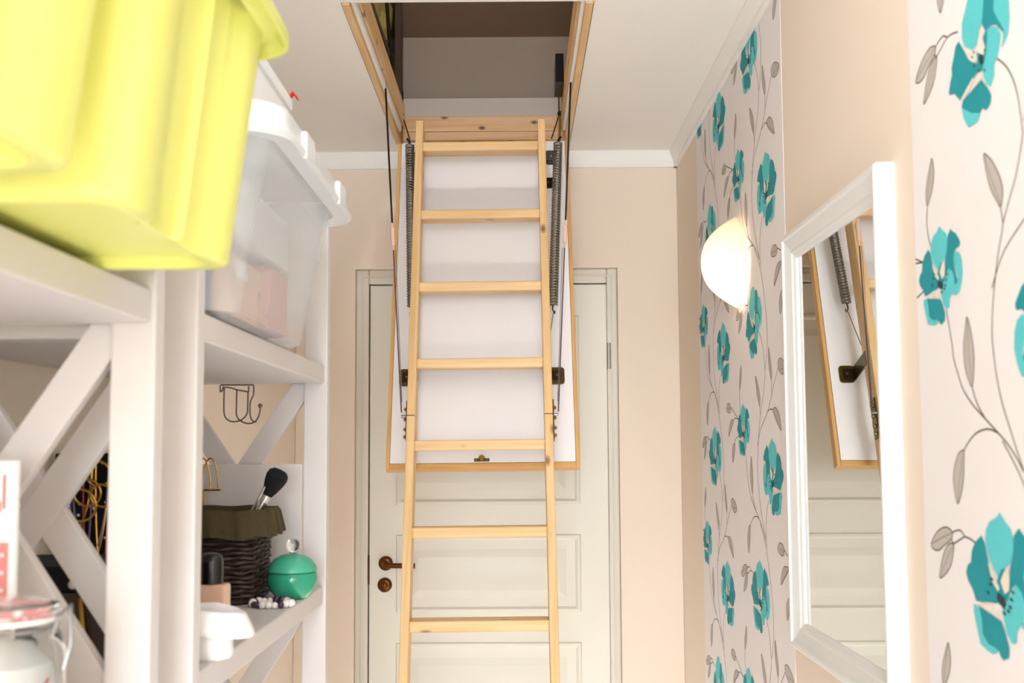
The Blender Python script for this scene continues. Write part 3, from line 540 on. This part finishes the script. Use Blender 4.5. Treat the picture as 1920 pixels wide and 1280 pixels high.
mb = MB(); mb.lathe([(0, 0), (0.045, 0), (0.045, 0.012), (0.02, 0.018), (0.018, 0.04), (0, 0.04)], (XR-0.001, SY, SZ), 24, axis=(-1, 0, 0)); build(mb, 'mount', 'card_white', sc)
mb = MB(); mb.lathe([(0, 0), (0.008, 0), (0.008, 0.015), (0.012, 0.022), (0.012, 0.034), (0.007, 0.044), (0, 0.046)], (0.515, SY, SZ+0.01), 16, axis=(0, 0, -1)); build(mb, 'bulb', 'bulb_glass', sc)
pl = bpy.data.lights.new('wall_lamp_light', 'POINT'); pl.energy = 0.6; pl.color = (1.0, 0.80, 0.54); pl.shadow_soft_size = 0.008
plo = bpy.data.objects.new('wall_lamp_light', pl); plo.location = (0.497, SY, SZ-0.056); COL.objects.link(plo)

# two unseen lamps added over the near half of the room for brightness
def added_ceiling_lamp(x, y, z, r, m, label):
    c = thing('added_ceiling_lamp', label, 'lamp', (x, y, ZC))
    mb = MB(); mb.lathe([(0, 0), (0.05, 0), (0.05, -0.015), (0.012, -0.022), (0.012, z - ZC + r - 0.004), (0, z - ZC + r - 0.004)], (x, y, ZC), 24); build(mb, 'ceiling_rose', 'card_white', c)
    mb = MB(); mb.sphere((x, y, z), r, 14); build(mb, 'globe', m, c)
added_ceiling_lamp(-0.03, -0.90, 2.255, 0.09, 'added_globe_glow', 'large round globe added out of view behind the camera to light the room')  # added lamp, set in line with the hatch panel's shadow on the door
# unseen bowl lamp added over the aisle to bounce light off the ceiling
UX, UY, UZ = -0.05, 1.15, 2.12
ul = thing('added_uplighter', 'white bowl lamp added out of view over the aisle for bounced light', 'lamp', (UX, UY, ZC))
mb = MB(); mb.lathe([(0, -0.055), (0.06, -0.045), (0.12, -0.010), (0.15, 0.035), (0.147, 0.036), (0.115, -0.004), (0.055, -0.037), (0, -0.046)], (UX, UY, UZ), 32); build(mb, 'bowl', 'card_white', ul)
mb = MB(); mb.tube([(UX, UY, UZ-0.05), (UX, UY, ZC)], 0.006, 8); build(mb, 'rod', 'card_white', ul)
ua = area('added_uplighter_light', (UX, UY, UZ+0.012), (math.radians(180), 0, 0), 0.18, 0.18, 4.0, (0.95, 0.97, 1.0)); ua.data.shape = 'DISK'

# ================================================================== shelving
SXF, SXB = -0.385, -0.757
PW, PT = 0.048, 0.030
def clip_poly(poly, x0, x1, z0, z1):
    for ax, lim, sg in ((0, x0, 1), (0, x1, -1), (1, z0, 1), (1, z1, -1)):
        out = []
        for i in range(len(poly)):
            a, b = poly[i], poly[(i+1) % len(poly)]; da, db = sg*(a[ax]-lim), sg*(b[ax]-lim)
            if da >= 0: out.append(a)
            if da*db < 0:
                t = da/(da-db); out.append((a[0]+(b[0]-a[0])*t, a[1]+(b[1]-a[1])*t))
        poly = out
    return poly
def shelf_unit(y0, y1, label, panel=False):
    u = thing('shelf_unit', label, 'shelving', ((SXF+SXB)/2, (y0+y1)/2, 0), 'white shelf units along the left wall')
    for xa, xb in ((SXF-PW, SXF), (SXB, SXB+PW)):
        for ya in (y0, y1-PT): box('post', (xa, xb, ya, ya+PT, 0, 1.895), 'shelf_white', u, bevel=0.003)
    tops = (1.573, 1.130, 0.68, 0.22)
    for z in tops:
        box('shelf_board', (SXB+0.002, SXF-0.006, y0+PT+0.0005, y1-PT-0.0005, z-0.036, z), 'shelf_white', u, bevel=0.003)
    bays = [(1.130, 1.537), (0.68, 1.094), (0.22, 0.644)]
    for ya in (y0, y1-PT):
        xi0, xi1 = SXB+PW, SXF-PW
        for z in tops: box('end_rail', (xi0, xi1, ya+0.004, ya+PT-0.001, z-0.036, z-0.004), 'shelf_white', u, bevel=0.002)
        for z0, z1 in bays:
            for s in (1, -1):
                a, b = Vector((xi0 if s > 0 else xi1, z0)), Vector((xi1 if s > 0 else xi0, z1))
                t = (b-a).normalized(); n = Vector((-t.y, t.x))*0.020; a -= t*0.1; b += t*0.1
                poly = clip_poly([tuple(a+n), tuple(b+n), tuple(b-n), tuple(a-n)], xi0, xi1, z0+0.0, z1+0.0)
                yy = ya + (0.006 if s > 0 else 0.0085); mb = MB()
                mb.prism(poly, lambda x, z: (x, yy, z), lambda x, z: (x, yy+0.016, z)); build(mb, 'cross_brace', 'shelf_white', u, bevel=0.0015)
    if panel:
        box('side_panel', (SXB+PW, SXF-PW, y1-PT-0.014, y1-PT-0.001, 1.131, 1.374), 'shelf_white', u, bevel=0.0015)
    return u
shelf_unit(0.250, 1.160, 'white wooden shelf unit holding the two lime bins')
shelf_unit(1.280, 2.192, 'white wooden shelf unit holding the clear lidded bin and the wicker basket', True)

# ------------------------------------------------------------------ lime bins
def flute(x0, x1, y0, y1, z, r, rec):
    # rounded rectangle with a shallow stepped recess in each long side
    base = rrect(x0, x1, y0, y1, r, z, 5); out = []
    L = y1-y0
    def front(x, s, ys):
        pts = []
        for f, d in ys: pts.append((x - s*d*rec, y0+L*f, z))
        return pts
    seq = [(0.24, 0), (0.29, 1), (0.48, 1), (0.50, 0.4), (0.52, 1), (0.71, 1), (0.76, 0)]
    n = 6
    c1, c2, c3, c4 = base[0:n], base[n:2*n], base[2*n:3*n], base[3*n:4*n]
    return c1 + c2 + front(x0, -1, seq[::-1]) + c3 + c4 + front(x1, 1, seq)
def lime_bin(y0, y1, label):
    b = thing('storage_bin', label, 'bin', (-0.46, (y0+y1)/2, 1.574), 'lime plastic bins on the shelf')
    x0, x1 = -0.645, -0.271; z0, z1 = 1.5745, 1.812; mb = MB(); R = []
    def sec(f, off, z, rec): return flute(x0-0.028*f-off, x1+0.028*f+off, y0-0.010*f-off, y1+0.010*f+off, z, 0.030, rec)
    R += [sec(0, -0.02, z0+0.010, 0.0), sec(0, -0.016, z0, 0.006), sec(0, -0.003, z0, 0.010), sec(0, 0, z0+0.003, 0.012), sec(0.96, 0, z1-0.008, 0.012), sec(1, 0, z1, 0.008), sec(1, -0.004, z1, 0.008), sec(0.05, -0.004, z0+0.014, 0.012), sec(0.03, -0.02, z0+0.013, 0.0)]
    mb.loft(R, cap0=True, cap1=True); body = build(mb, 'body', 'lime', b)
    mb = MB()
    def fl(off, z): return rrect(x0-0.028-off, x1+0.028+off, y0-0.010-off*0.75, y1+0.010+off*0.75, 0.045, z, 6)
    mb.loft([fl(-0.002, z1-0.010), fl(0.004, z1-0.006), fl(0.014, z1-0.008), fl(0.021, z1-0.020), fl(0.024, z1-0.020), fl(0.024, z1-0.008), fl(0.018, z1+0.004), fl(0.004, z1+0.007), fl(-0.006, z1+0.006)], cap0=False, cap1=False)
    build(mb, 'rim', 'lime', b)
    # scooped grip on the front of the rim
    mb = MB(); yc = (y0+y1)/2
    mb.loft([[(x1+0.03, yc-0.06, z1-0.012), (x1+0.052, yc-0.05, z1-0.014), (x1+0.055, yc+0.05, z1-0.014), (x1+0.03, yc+0.06, z1-0.012)], [(x1+0.03, yc-0.06, z1+0.004), (x1+0.050, yc-0.05, z1+0.004), (x1+0.052, yc+0.05, z1+0.004), (x1+0.03, yc+0.06, z1+0.004)]], smooth=False)
    build(mb, 'grip', 'lime', b, bevel=0.004)
    return b
lime_bin(0.722, 1.020, 'lime yellow-green plastic bin with its flared rim next to the clear lidded bin')
lime_bin(0.330, 0.660, 'lime yellow-green plastic bin at the near end of the shelf, away from the clear bin')

# ------------------------------------------------------------------ clear lidded bin
cb = thing('clear_bin', 'clear plastic lidded bin with orange and pink cloth inside', 'bin', (-0.50, 1.60, 1.574))
bx0, bx1, by0, by1, bz0, bz1 = -0.640, -0.368, 1.376, 1.850, 1.5745, 1.838
def bsec(f, off, z, r=0.04): return rrect(bx0-0.035*f-off, bx1+0.042*f+off, by0-0.022*f-off, by1+0.022*f+off, r, z, 6)
mb = MB(); mb.loft([bsec(0, -0.012, bz0), bsec(0, 0, bz0+0.008), bsec(0.55, 0, bz0+0.15), bsec(0.57, 0.004, bz0+0.155), bsec(0.97, 0.004, bz1-0.012), bsec(1, 0.004, bz1), bsec(1, -0.001, bz1), bsec(0.04, -0.003, bz0+0.010)], cap0=True, cap1=True)
build(mb, 'body', 'clear_wall', cb)
mb = MB(); mb.loft([bsec(1, 0.008, bz1-0.030, 0.05), bsec(1, 0.034, bz1-0.034, 0.06), bsec(1, 0.037, bz1-0.026, 0.06), bsec(1, 0.030, bz1-0.014, 0.06), bsec(1, 0.026, bz1+0.010, 0.06), bsec(1, 0.016, bz1+0.016, 0.05), bsec(1, 0.0, bz1+0.014, 0.05), bsec(1, -0.02, bz1+0.006, 0.04)], cap0=False, cap1=True)
lid = build(mb, 'lid', 'clear_lid', cb)
for yc in (by0+0.10, by1-0.10):
    mb = MB(); mb.box(bx1+0.070, bx1+0.0805, yc-0.03, yc+0.03, bz1-0.036, bz1+0.004); build(mb, 'clip', 'clear_lid', lid, bevel=0.004)
def cloth_lump(name, m, b, label, seed, amp=0.012):
    rnd = random.Random(seed); x0, x1, y0, y1, z0, z1 = b; mb = MB(); R = []
    for j, f in enumerate((0.0, 0.04, 0.25, 0.5, 0.75, 0.93, 1.0)):
        ins = (0.02 if y1-y0 > 0.1 else 0.004) if j in (0, 6) else 0.0; ring = rrect(x0+ins, x1-ins, y0+ins, y1-ins, 0.02 if y1-y0 > 0.1 else 0.012, z0+(z1-z0)*f, 4)
        if 0 < j: ring = [(x + rnd.uniform(-amp, 0)*(1 if x > (x0+x1)/2 else -1), y + rnd.uniform(-amp, amp)*0.5, z + rnd.uniform(-amp, amp)*(0.6 if j > 3 else 0.1)) for x, y, z in ring]
        R.append(ring)
    mb.loft(R); return tag(build(mb, name, m), label, 'cloth')
cloth_lump('folded_cloth', 'cloth_orange', (-0.60, -0.395, 1.448, 1.66, 1.589, 1.685), 'orange folded cloth inside the clear bin', 1)
cloth_lump('folded_cloth', 'cloth_pink', (-0.60, -0.385, 1.67, 1.81, 1.589, 1.70), 'pink folded cloth inside the clear bin', 2)
cloth_lump('folded_cloth', 'cloth_white', (-0.60, -0.385, 1.46, 1.82, 1.704, 1.79), 'white folded cloth on top inside the clear bin', 3)
tag(box('paper_tag', (-0.388, -0.384, 1.462, 1.507, 1.640, 1.664), 'card_white', bevel=0.001), 'small white paper tag on the orange cloth in the clear bin', 'tag')
cloth_lump('folded_cloth', 'cloth_blue', (-0.59, -0.41, 1.398, 1.436, 1.590, 1.655), 'blue folded cloth inside the clear bin', 4, 0.006)
ct = thing('carton', 'flat white carton lying on the lid of the clear bin', 'carton', (-0.48, 1.60, 1.853))
box('body', (-0.62, -0.380, 1.45, 1.752, 1.8555, 1.985), 'card_white', ct, bevel=0.003)
box('lid_flap', (-0.625, -0.375, 1.445, 1.757, 1.970, 1.990), 'card_white', ct, bevel=0.003)
mb = MB()
for k in range(3):
    mb.tube([(-0.379, 1.735+k*0.006, 1.986), (-0.372, 1.740+k*0.007, 1.998), (-0.367, 1.748+k*0.008, 1.992)], 0.0018, 6)
build(mb, 'ribbon', 'red_print', ct)

# ------------------------------------------------------------------ wire hooks on the far end rail
hk = thing('wire_hooks', 'thin wire hook rack hanging under the shelf rail', 'hook', (-0.545, 2.158, 1.51))
HYY = 2.140
def hp(px, py): return (-0.646 + (px/6.4)*0.00108, HYY, 1.5575 - (py/6.4)*0.00108)
for pts in ([(340,170),(338,330),(342,480),(370,545),(430,580),(500,578),(560,555),(610,500),(622,430),(625,230)], [(490,205),(488,400),(490,500),(530,565),(620,605),(700,590),(745,540),(765,480),(775,405)], [(290,150),(295,225),(320,200),(330,160)], [(345,170),(420,180),(500,205),(630,228)], [(630,160),(632,230)], [(690,150),(690,260),(660,330),(650,400),(655,520),(690,580),(730,585)]):
    mb = MB(); mb.tube(catmull([hp(*p) for p in pts], 4), 0.0016, 6); build(mb, 'wire', 'thin_wire', hk)
mb = MB(); mb.sphere(hp(772, 395), 0.0048, 6); build(mb, 'hook_ball', 'thin_wire', hk)
mb = MB(); mb.tube([hp(300, 150), (hp(300, 0)[0], HYY, 1.533), (hp(680, 0)[0], HYY, 1.533), hp(690, 150)], 0.0016, 6); build(mb, 'hanger_bar', 'thin_wire', hk)

# small gold wire stand behind the post
ws = thing('wire_stand', 'small gold wire ring holder standing behind the basket', 'stand', (-0.640, 2.085, 1.131))
mb = MB()
for dx in (-0.03, 0.0, 0.015):
    pts = [(-0.615+dx+0.016*math.cos(a), 2.09, 1.325+0.062*math.sin(a)) for a in [math.pi*k/12 for k in range(13)]]
    mb.tube(pts, 0.0016, 6)
build(mb, 'loop', 'gold', ws)
mb = MB(); mb.tube([(-0.615, 2.09, 1.1345), (-0.615, 2.09, 1.326)], 0.004, 8); build(mb, 'stem', 'gold', ws)
mb = MB(); mb.tube([(-0.665, 2.09, 1.325), (-0.58, 2.09, 1.325)], 0.002, 6); build(mb, 'cross_bar', 'gold', ws)
mb = MB(); mb.lathe([(0, 0), (0.035, 0), (0.035, 0.004), (0, 0.006)], (-0.615, 2.09, 1.1305), 20); build(mb, 'base', 'gold', ws)

# ------------------------------------------------------------------ wicker basket with liner, brush
ZS = 1.1303
kx0, kx1, ky0, ky1 = -0.665, -0.472, 1.895, 2.045
bk = thing('wicker_basket', 'dark brown wicker basket with olive cloth liner', 'basket', ((kx0+kx1)/2, (ky0+ky1)/2, ZS))
def kring(f, r, z, n=60):
    # evenly spaced points on a rounded rectangle growing with height f
    P = [Vector(p) for p in rrect(kx0-0.004*f, kx1+0.004*f, ky0-0.004*f, ky1+0.004*f, r, z, 6)]; P.append(P[0])
    seg = [(P[i+1]-P[i]).length for i in range(len(P)-1)]; tot = sum(seg); out = []
    for k in range(n):
        d = tot*k/n; i = 0
        while d > seg[i] and i < len(seg)-1: d -= seg[i]; i += 1
        out.append(P[i].lerp(P[i+1], d/seg[i] if seg[i] else 0))
    return out
mb = MB(); NR = 15; cen = Vector(((kx0+kx1)/2, (ky0+ky1)/2, 0))
for j in range(NR):
    z = ZS + 0.006 + 0.118*j/(NR-1); pts = []
    for i, p in enumerate(kring(j/NR, 0.02, z, 96)):
        d = (p-cen); d.z = 0; d.normalize(); ph = math.sin(2*math.pi*(i/96)*12 + (math.pi if j % 2 else 0))
        pts.append(p + d*(0.0032*ph) + Vector((0, 0, 0.0012*math.sin(i*0.9+j))))
    mb.tube(pts, 0.0040, 6, closed=True)
wv = build(mb, 'woven_strands', 'wicker', bk); wv['kind'] = 'stuff'
for p in kring(0, 0.02, ZS+0.004, 24):
    mb = MB(); mb.tube([p, p+Vector((0, 0, 0.125))], 0.0028, 6); build(mb, 'stake', 'wicker', bk)
mb = MB(); mb.loft([rrect(kx0+0.004, kx1-0.004, ky0+0.004, ky1-0.004, 0.02, ZS+0.001, 4), rrect(kx0+0.003, kx1-0.003, ky0+0.003, ky1-0.003, 0.02, ZS+0.12, 4)], cap1=False); build(mb, 'inner_wall', 'wicker', bk)
# liner: folded over the rim, gathered
mb = MB(); R = []; NL = 120; rnd = random.Random(5)
for lv, (off, z, amp) in enumerate(((-0.006, 0.105, 0), (-0.005, 0.150, 0.002), (0.004, 0.164, 0.003), (0.014, 0.166, 0.003), (0.020, 0.158, 0.004), (0.024, 0.138, 0.006), (0.028, 0.118, 0.008), (0.0265, 0.117, 0.008), (0.017, 0.138, 0.005), (0.012, 0.152, 0.002))):
    ring = []
    for i, p in enumerate(kring(1.0, 0.025, ZS+z, NL)):
        d = p-cen; d.z = 0; d.normalize(); w = math.sin(i*0.83)+0.7*math.sin(i*1.71+1)+0.5*math.sin(i*0.37)
        q = p + d*(off + amp*0.45*w); q.z += amp*0.35*math.sin(i*0.51+2)
        ring.append(q)
    R.append(ring)
mb.loft(R, cap0=False, cap1=False); build(mb, 'cloth_liner', 'olive_cloth', bk)
br = thing('makeup_brush', 'black makeup brush with silver handle leaning in the wicker basket', 'brush', (-0.50, 1.97, 1.24))
b0 = Vector((-0.505, 1.975, 1.235)); b1 = Vector((-0.4405, 1.985, 1.362)); ax = (b1-b0).normalized(); Lb = (b1-b0).length
mb = MB(); mb.lathe([(0, 0), (0.0055, 0.0), (0.0068, 0.05), (0.0075, 0.078), (0, 0.078)], b0, 16, axis=ax); build(mb, 'handle', 'silver', br)
mb = MB(); mb.lathe([(0, 0.076), (0.0082, 0.076), (0.009, 0.094), (0, 0.094)], b0, 16, axis=ax); build(mb, 'ferrule', 'silver', br)
mb = MB(); mb.lathe([(0.0085, 0.092), (0.013, 0.103), (0.0185, 0.119), (0.0205, 0.131), (0.0185, 0.140), (0.012, 0.1455), (0, 0.147)], b0, 20, axis=ax); build(mb, 'bristles', 'bristle', br)
# a second thin handle beside it
tag(build((lambda m: (m.tube([(-0.520, 1.965, 1.225), (-0.465, 1.972, 1.335)], 0.0028, 8), m)[1])(MB()), 'cosmetic_pencil', 'silver'), 'slim silver pencil standing beside the makeup brush', 'pencil')

# ------------------------------------------------------------------ teal bowl with lid
TB = (-0.4155, 1.985, ZS)
tb = thing('lidded_bowl', 'teal ceramic bowl with lid and clear glass knob', 'bowl', TB)
mb = MB(); mb.lathe([(0, 0), (0.026, 0), (0.030, 0.003), (0.040, 0.014), (0.0455, 0.028), (0.0462, 0.036), (0.0440, 0.046), (0.0425, 0.0475), (0, 0.0475)], TB, 40); build(mb, 'bowl_body', 'teal_glaze', tb)
mb = MB(); mb.lathe([(0.0425, 0.0485), (0.0448, 0.0490), (0.0450, 0.052), (0.0425, 0.060), (0.034, 0.071), (0.022, 0.078), (0.010, 0.0805), (0, 0.081)], TB, 40); ld = build(mb, 'bowl_lid', 'teal_glaze_lid', tb)
mb = MB(); mb.lathe([(0.006, 0.080), (0.005, 0.084), (0.010, 0.088), (0.0128, 0.096), (0.0115, 0.103), (0.006, 0.1075), (0, 0.108)], TB, 20); build(mb, 'knob', 'clear_glass', ld)

# ------------------------------------------------------------------ bead bracelet
bc = thing('bead_bracelet', 'bracelet of white and purple beads lying on the shelf', 'bracelet', (-0.428, 1.885, ZS))
rnd = random.Random(11)
for k in range(20):
    a = 2*math.pi*k/20; r = rnd.choice((0.0058, 0.0064, 0.007)); mb = MB()
    mb.sphere((-0.428+0.034*math.cos(a), 1.880+0.030*math.sin(a), ZS+r), r, 7)
    if k == 0: pass
    build(mb, 'bead', 'bead_purple' if k % 4 == 1 or k in (4, 12) else 'bead_white', bc)

# ------------------------------------------------------------------ cosmetics bottle
CB = (-0.4485, 1.585, ZS)
bt = thing('cosmetic_bottle', 'square beige cosmetic bottle with a tall black cap', 'bottle', CB)
mb = MB(); mb.box(CB[0]-0.023, CB[0]+0.023, CB[1]-0.016, CB[1]+0.016, ZS, ZS+0.076); build(mb, 'bottle_body', 'nude_polish', bt, bevel=0.006, seg=3)
mb = MB(); mb.lathe([(0, 0.076), (0.0165, 0.0765), (0.0165, 0.108), (0.0145, 0.1165), (0.009, 0.120), (0, 0.1205)], (CB[0]-0.002, CB[1], ZS), 24); build(mb, 'cap', 'gloss_black', bt)

# ------------------------------------------------------------------ white porcelain dish
WD = (-0.408, 1.425, ZS)
wd = thing('porcelain_dish', 'white porcelain dish with a drooping lip on a round foot', 'dish', WD)
mb = MB(); mb.lathe([(0, 0), (0.030, 0), (0.032, 0.003), (0.031, 0.030), (0.030, 0.045), (0, 0.045)], WD, 32); build(mb, 'foot', 'porcelain', wd)
mb = MB(); R = []
for t, (r, h) in enumerate(((0.004, 0.060), (0.030, 0.062), (0.040, 0.066), (0.046, 0.063), (0.052, 0.052), (0.057, 0.040), (0.055, 0.036), (0.048, 0.044), (0.034, 0.048), (0.004, 0.047))):
    ring = []
    for k in range(40):
        a = 2*math.pi*k/40; st = 1.0 + 0.12*math.cos(a)**2; dz = -0.010*max(0, math.cos(a))*(r/0.057)
        ring.append((WD[0]+r*st*math.cos(a)*0.95, WD[1]+r*math.sin(a)*0.9, WD[2]+h+dz))
    R.append(ring)
mb.loft(R); build(mb, 'saucer', 'porcelain', wd)

# ------------------------------------------------------------------ jewellery on the far unit
js = thing('jewellery_stand', 'black velvet stand hung with gold and beaded necklaces', 'stand', (-0.700, 1.74, ZS))
mb = MB(); mb.box(-0.752, -0.650, 1.735, 1.747, ZS, 1.398); jb = build(mb, 'velvet_board', 'black_velvet', js, bevel=0.004)
box('foot', (-0.745, -0.655, 1.748, 1.81, ZS, ZS+0.012), 'black_velvet', js, bevel=0.002)
rnd = random.Random(21)
def necklace(xc, w, drop, m, r, zt=1.392, name='necklace'):
    pts = [(xc + w*math.cos(math.pi*(1+k/16)), 1.731 - r, zt + drop*math.sin(math.pi*(1+k/16))) for k in range(17)]
    mb = MB(); mb.tube(pts, r, 6); build(mb, name, m, js)
for xc, w, dr, m, r in ((-0.70, 0.040, 0.20, 'gold', 0.0016), (-0.690, 0.030, 0.16, 'lilac', 0.0018), (-0.715, 0.028, 0.12, 'gold', 0.0022), (-0.680, 0.022, 0.24, 'red_bead', 0.0018), (-0.668, 0.014, 0.18, 'gold', 0.0018), (-0.705, 0.018, 0.225, 'lilac', 0.0015)):
    necklace(xc, w, dr, m, r)
for xc, zc, rr in ((-0.692, 1.335, 0.022), (-0.675, 1.365, 0.020), (-0.703, 1.315, 0.026), (-0.668, 1.330, 0.018)):
    mb = MB(); mb.tube([(xc + rr*math.cos(2*math.pi*k/24), 1.722 - 0.004*math.sin(2*math.pi*k/24), zc + rr*math.sin(2*math.pi*k/24)) for k in range(24)], 0.0022, 6, closed=True); build(mb, 'gold_hoop', 'gold', js)
for k in range(26):
    mb = MB(); mb.sphere((rnd.uniform(-0.735, -0.66), 1.7305, rnd.uniform(1.17, 1.385)), rnd.uniform(0.0018, 0.0036), 5); build(mb, 'bead', rnd.choice(('bead_white', 'bead_white', 'gold', 'silver')), js)
jx = thing('jewellery_box', 'black jewellery box with a pearl catch at the near end of the shelf', 'box', (-0.60, 1.42, ZS))
box('box_body', (-0.690, -0.515, 1.345, 1.50, ZS, 1.225), 'brown_box', jx, bevel=0.003)
box('box_lid', (-0.692, -0.513, 1.343, 1.502, 1.2265, 1.258), 'black_velvet', jx, bevel=0.004)
mb = MB(); mb.sphere((-0.553, 1.339, 1.236), 0.006, 8); build(mb, 'catch', 'bead_white', jx)
mb = MB(); mb.tube([(-0.545, 1.3415, 1.22), (-0.540, 1.340, 1.18), (-0.530, 1.341, 1.15)], 0.004, 6); build(mb, 'tassel', 'gold', jx)

# ------------------------------------------------------------------ glass jar and gift bag on the near unit
JC = (-0.458, 0.955, ZS)
jr = thing('clip_top_jar', 'glass clip-top jar filled with white and pink tissue', 'jar', JC)
mb = MB(); mb.lathe([(0, 0.0), (0.050, 0.0), (0.055, 0.006), (0.055, 0.095), (0.050, 0.108), (0.046, 0.114), (0.047, 0.120), (0.044, 0.120), (0.043, 0.112), (0.052, 0.094), (0.052, 0.008), (0, 0.006)], JC, 36); build(mb, 'jar_body', 'clear_glass', jr)
mb = MB(); mb.lathe([(0, 0.126), (0.047, 0.126), (0.049, 0.130), (0.048, 0.135), (0.030, 0.140), (0, 0.141)], JC, 36); build(mb, 'jar_lid', 'clear_glass', jr)
mb = MB(); mb.lathe([(0.045, 0.1205), (0.0485, 0.121), (0.0485, 0.125), (0.045, 0.1255)], JC, 36); build(mb, 'rubber_seal', 'bead_white', jr)
mb = MB()
mb.tube([(JC[0]+0.050, JC[1]-0.012, JC[2]+0.108), (JC[0]+0.058, JC[1]-0.014, JC[2]+0.128), (JC[0]+0.058, JC[1]+0.010, JC[2]+0.134), (JC[0]+0.063, JC[1], JC[2]+0.100), (JC[0]+0.060, JC[1]-0.008, JC[2]+0.080)], 0.0018, 6)
mb.tube([(JC[0]+0.0475*math.cos(2*math.pi*k/28), JC[1]+0.0475*math.sin(2*math.pi*k/28), JC[2]+0.1155) for k in range(28)], 0.0016, 6, closed=True)
build(mb, 'wire_bail', 'grey_steel', jr)
mb = MB(); mb.lathe([(0, 0.008), (0.048, 0.009), (0.049, 0.06), (0.045, 0.085), (0.02, 0.098), (0, 0.10)], JC, 20)
rnd = random.Random(9); mb.v = [(x+rnd.uniform(-.003, .001)*(1 if x > JC[0] else -1), y+rnd.uniform(-.003, .001)*(1 if y > JC[1] else -1), z) for x, y, z in mb.v]
tissue = tag(build(mb, 'tissue', 'cloth_white'), 'white crumpled tissue inside the clip-top jar', 'tissue')
mb = MB()
for k in range(7):
    a = -1.4 + k*0.35; z = ZS + 0.03 + 0.045*rnd.random()
    mb.tube([(JC[0]+0.0500*math.cos(a+d), JC[1]+0.0500*math.sin(a+d), z+d*0.06) for d in (-0.10, 0, 0.10)], 0.0012, 5)
build(mb, 'paper_curl', 'red_print', tissue)
gb = thing('gift_bag', 'flat white paper bag with red marks and a red dotted lower half', 'bag', (-0.545, 1.054, ZS))
box('bag_body', (-0.600, -0.4915, 1.050, 1.058, ZS, 1.392), 'card_white', gb, bevel=0.001)
box('red_band', (-0.5995, -0.498, 1.0488, 1.0498, 1.245, 1.312), 'red_soft', gb)
mb = MB(); rnd = random.Random(4)
for i in range(13):
    for j in range(8):
        x, z = -0.597+0.0085*i+(0.004 if j % 2 else 0), 1.249+0.0085*j
        if x > -0.501: continue
        mb.lathe([(0, 0), (0.0020, 0), (0.0020, 0.0004), (0, 0.0004)], (x, 1.0486, z), 8, axis=(0, -1, 0))
build(mb, 'white_dots', 'card_white', gb)['kind'] = 'stuff'
for x, z0, z1 in ((-0.503, 1.345, 1.378), (-0.507, 1.342, 1.352), (-0.511, 1.344, 1.366), (-0.516, 1.350, 1.372)):
    box('red_mark', (x-0.0010, x+0.0006, 1.0488, 1.0498, z0, z1), 'red_print', gb)
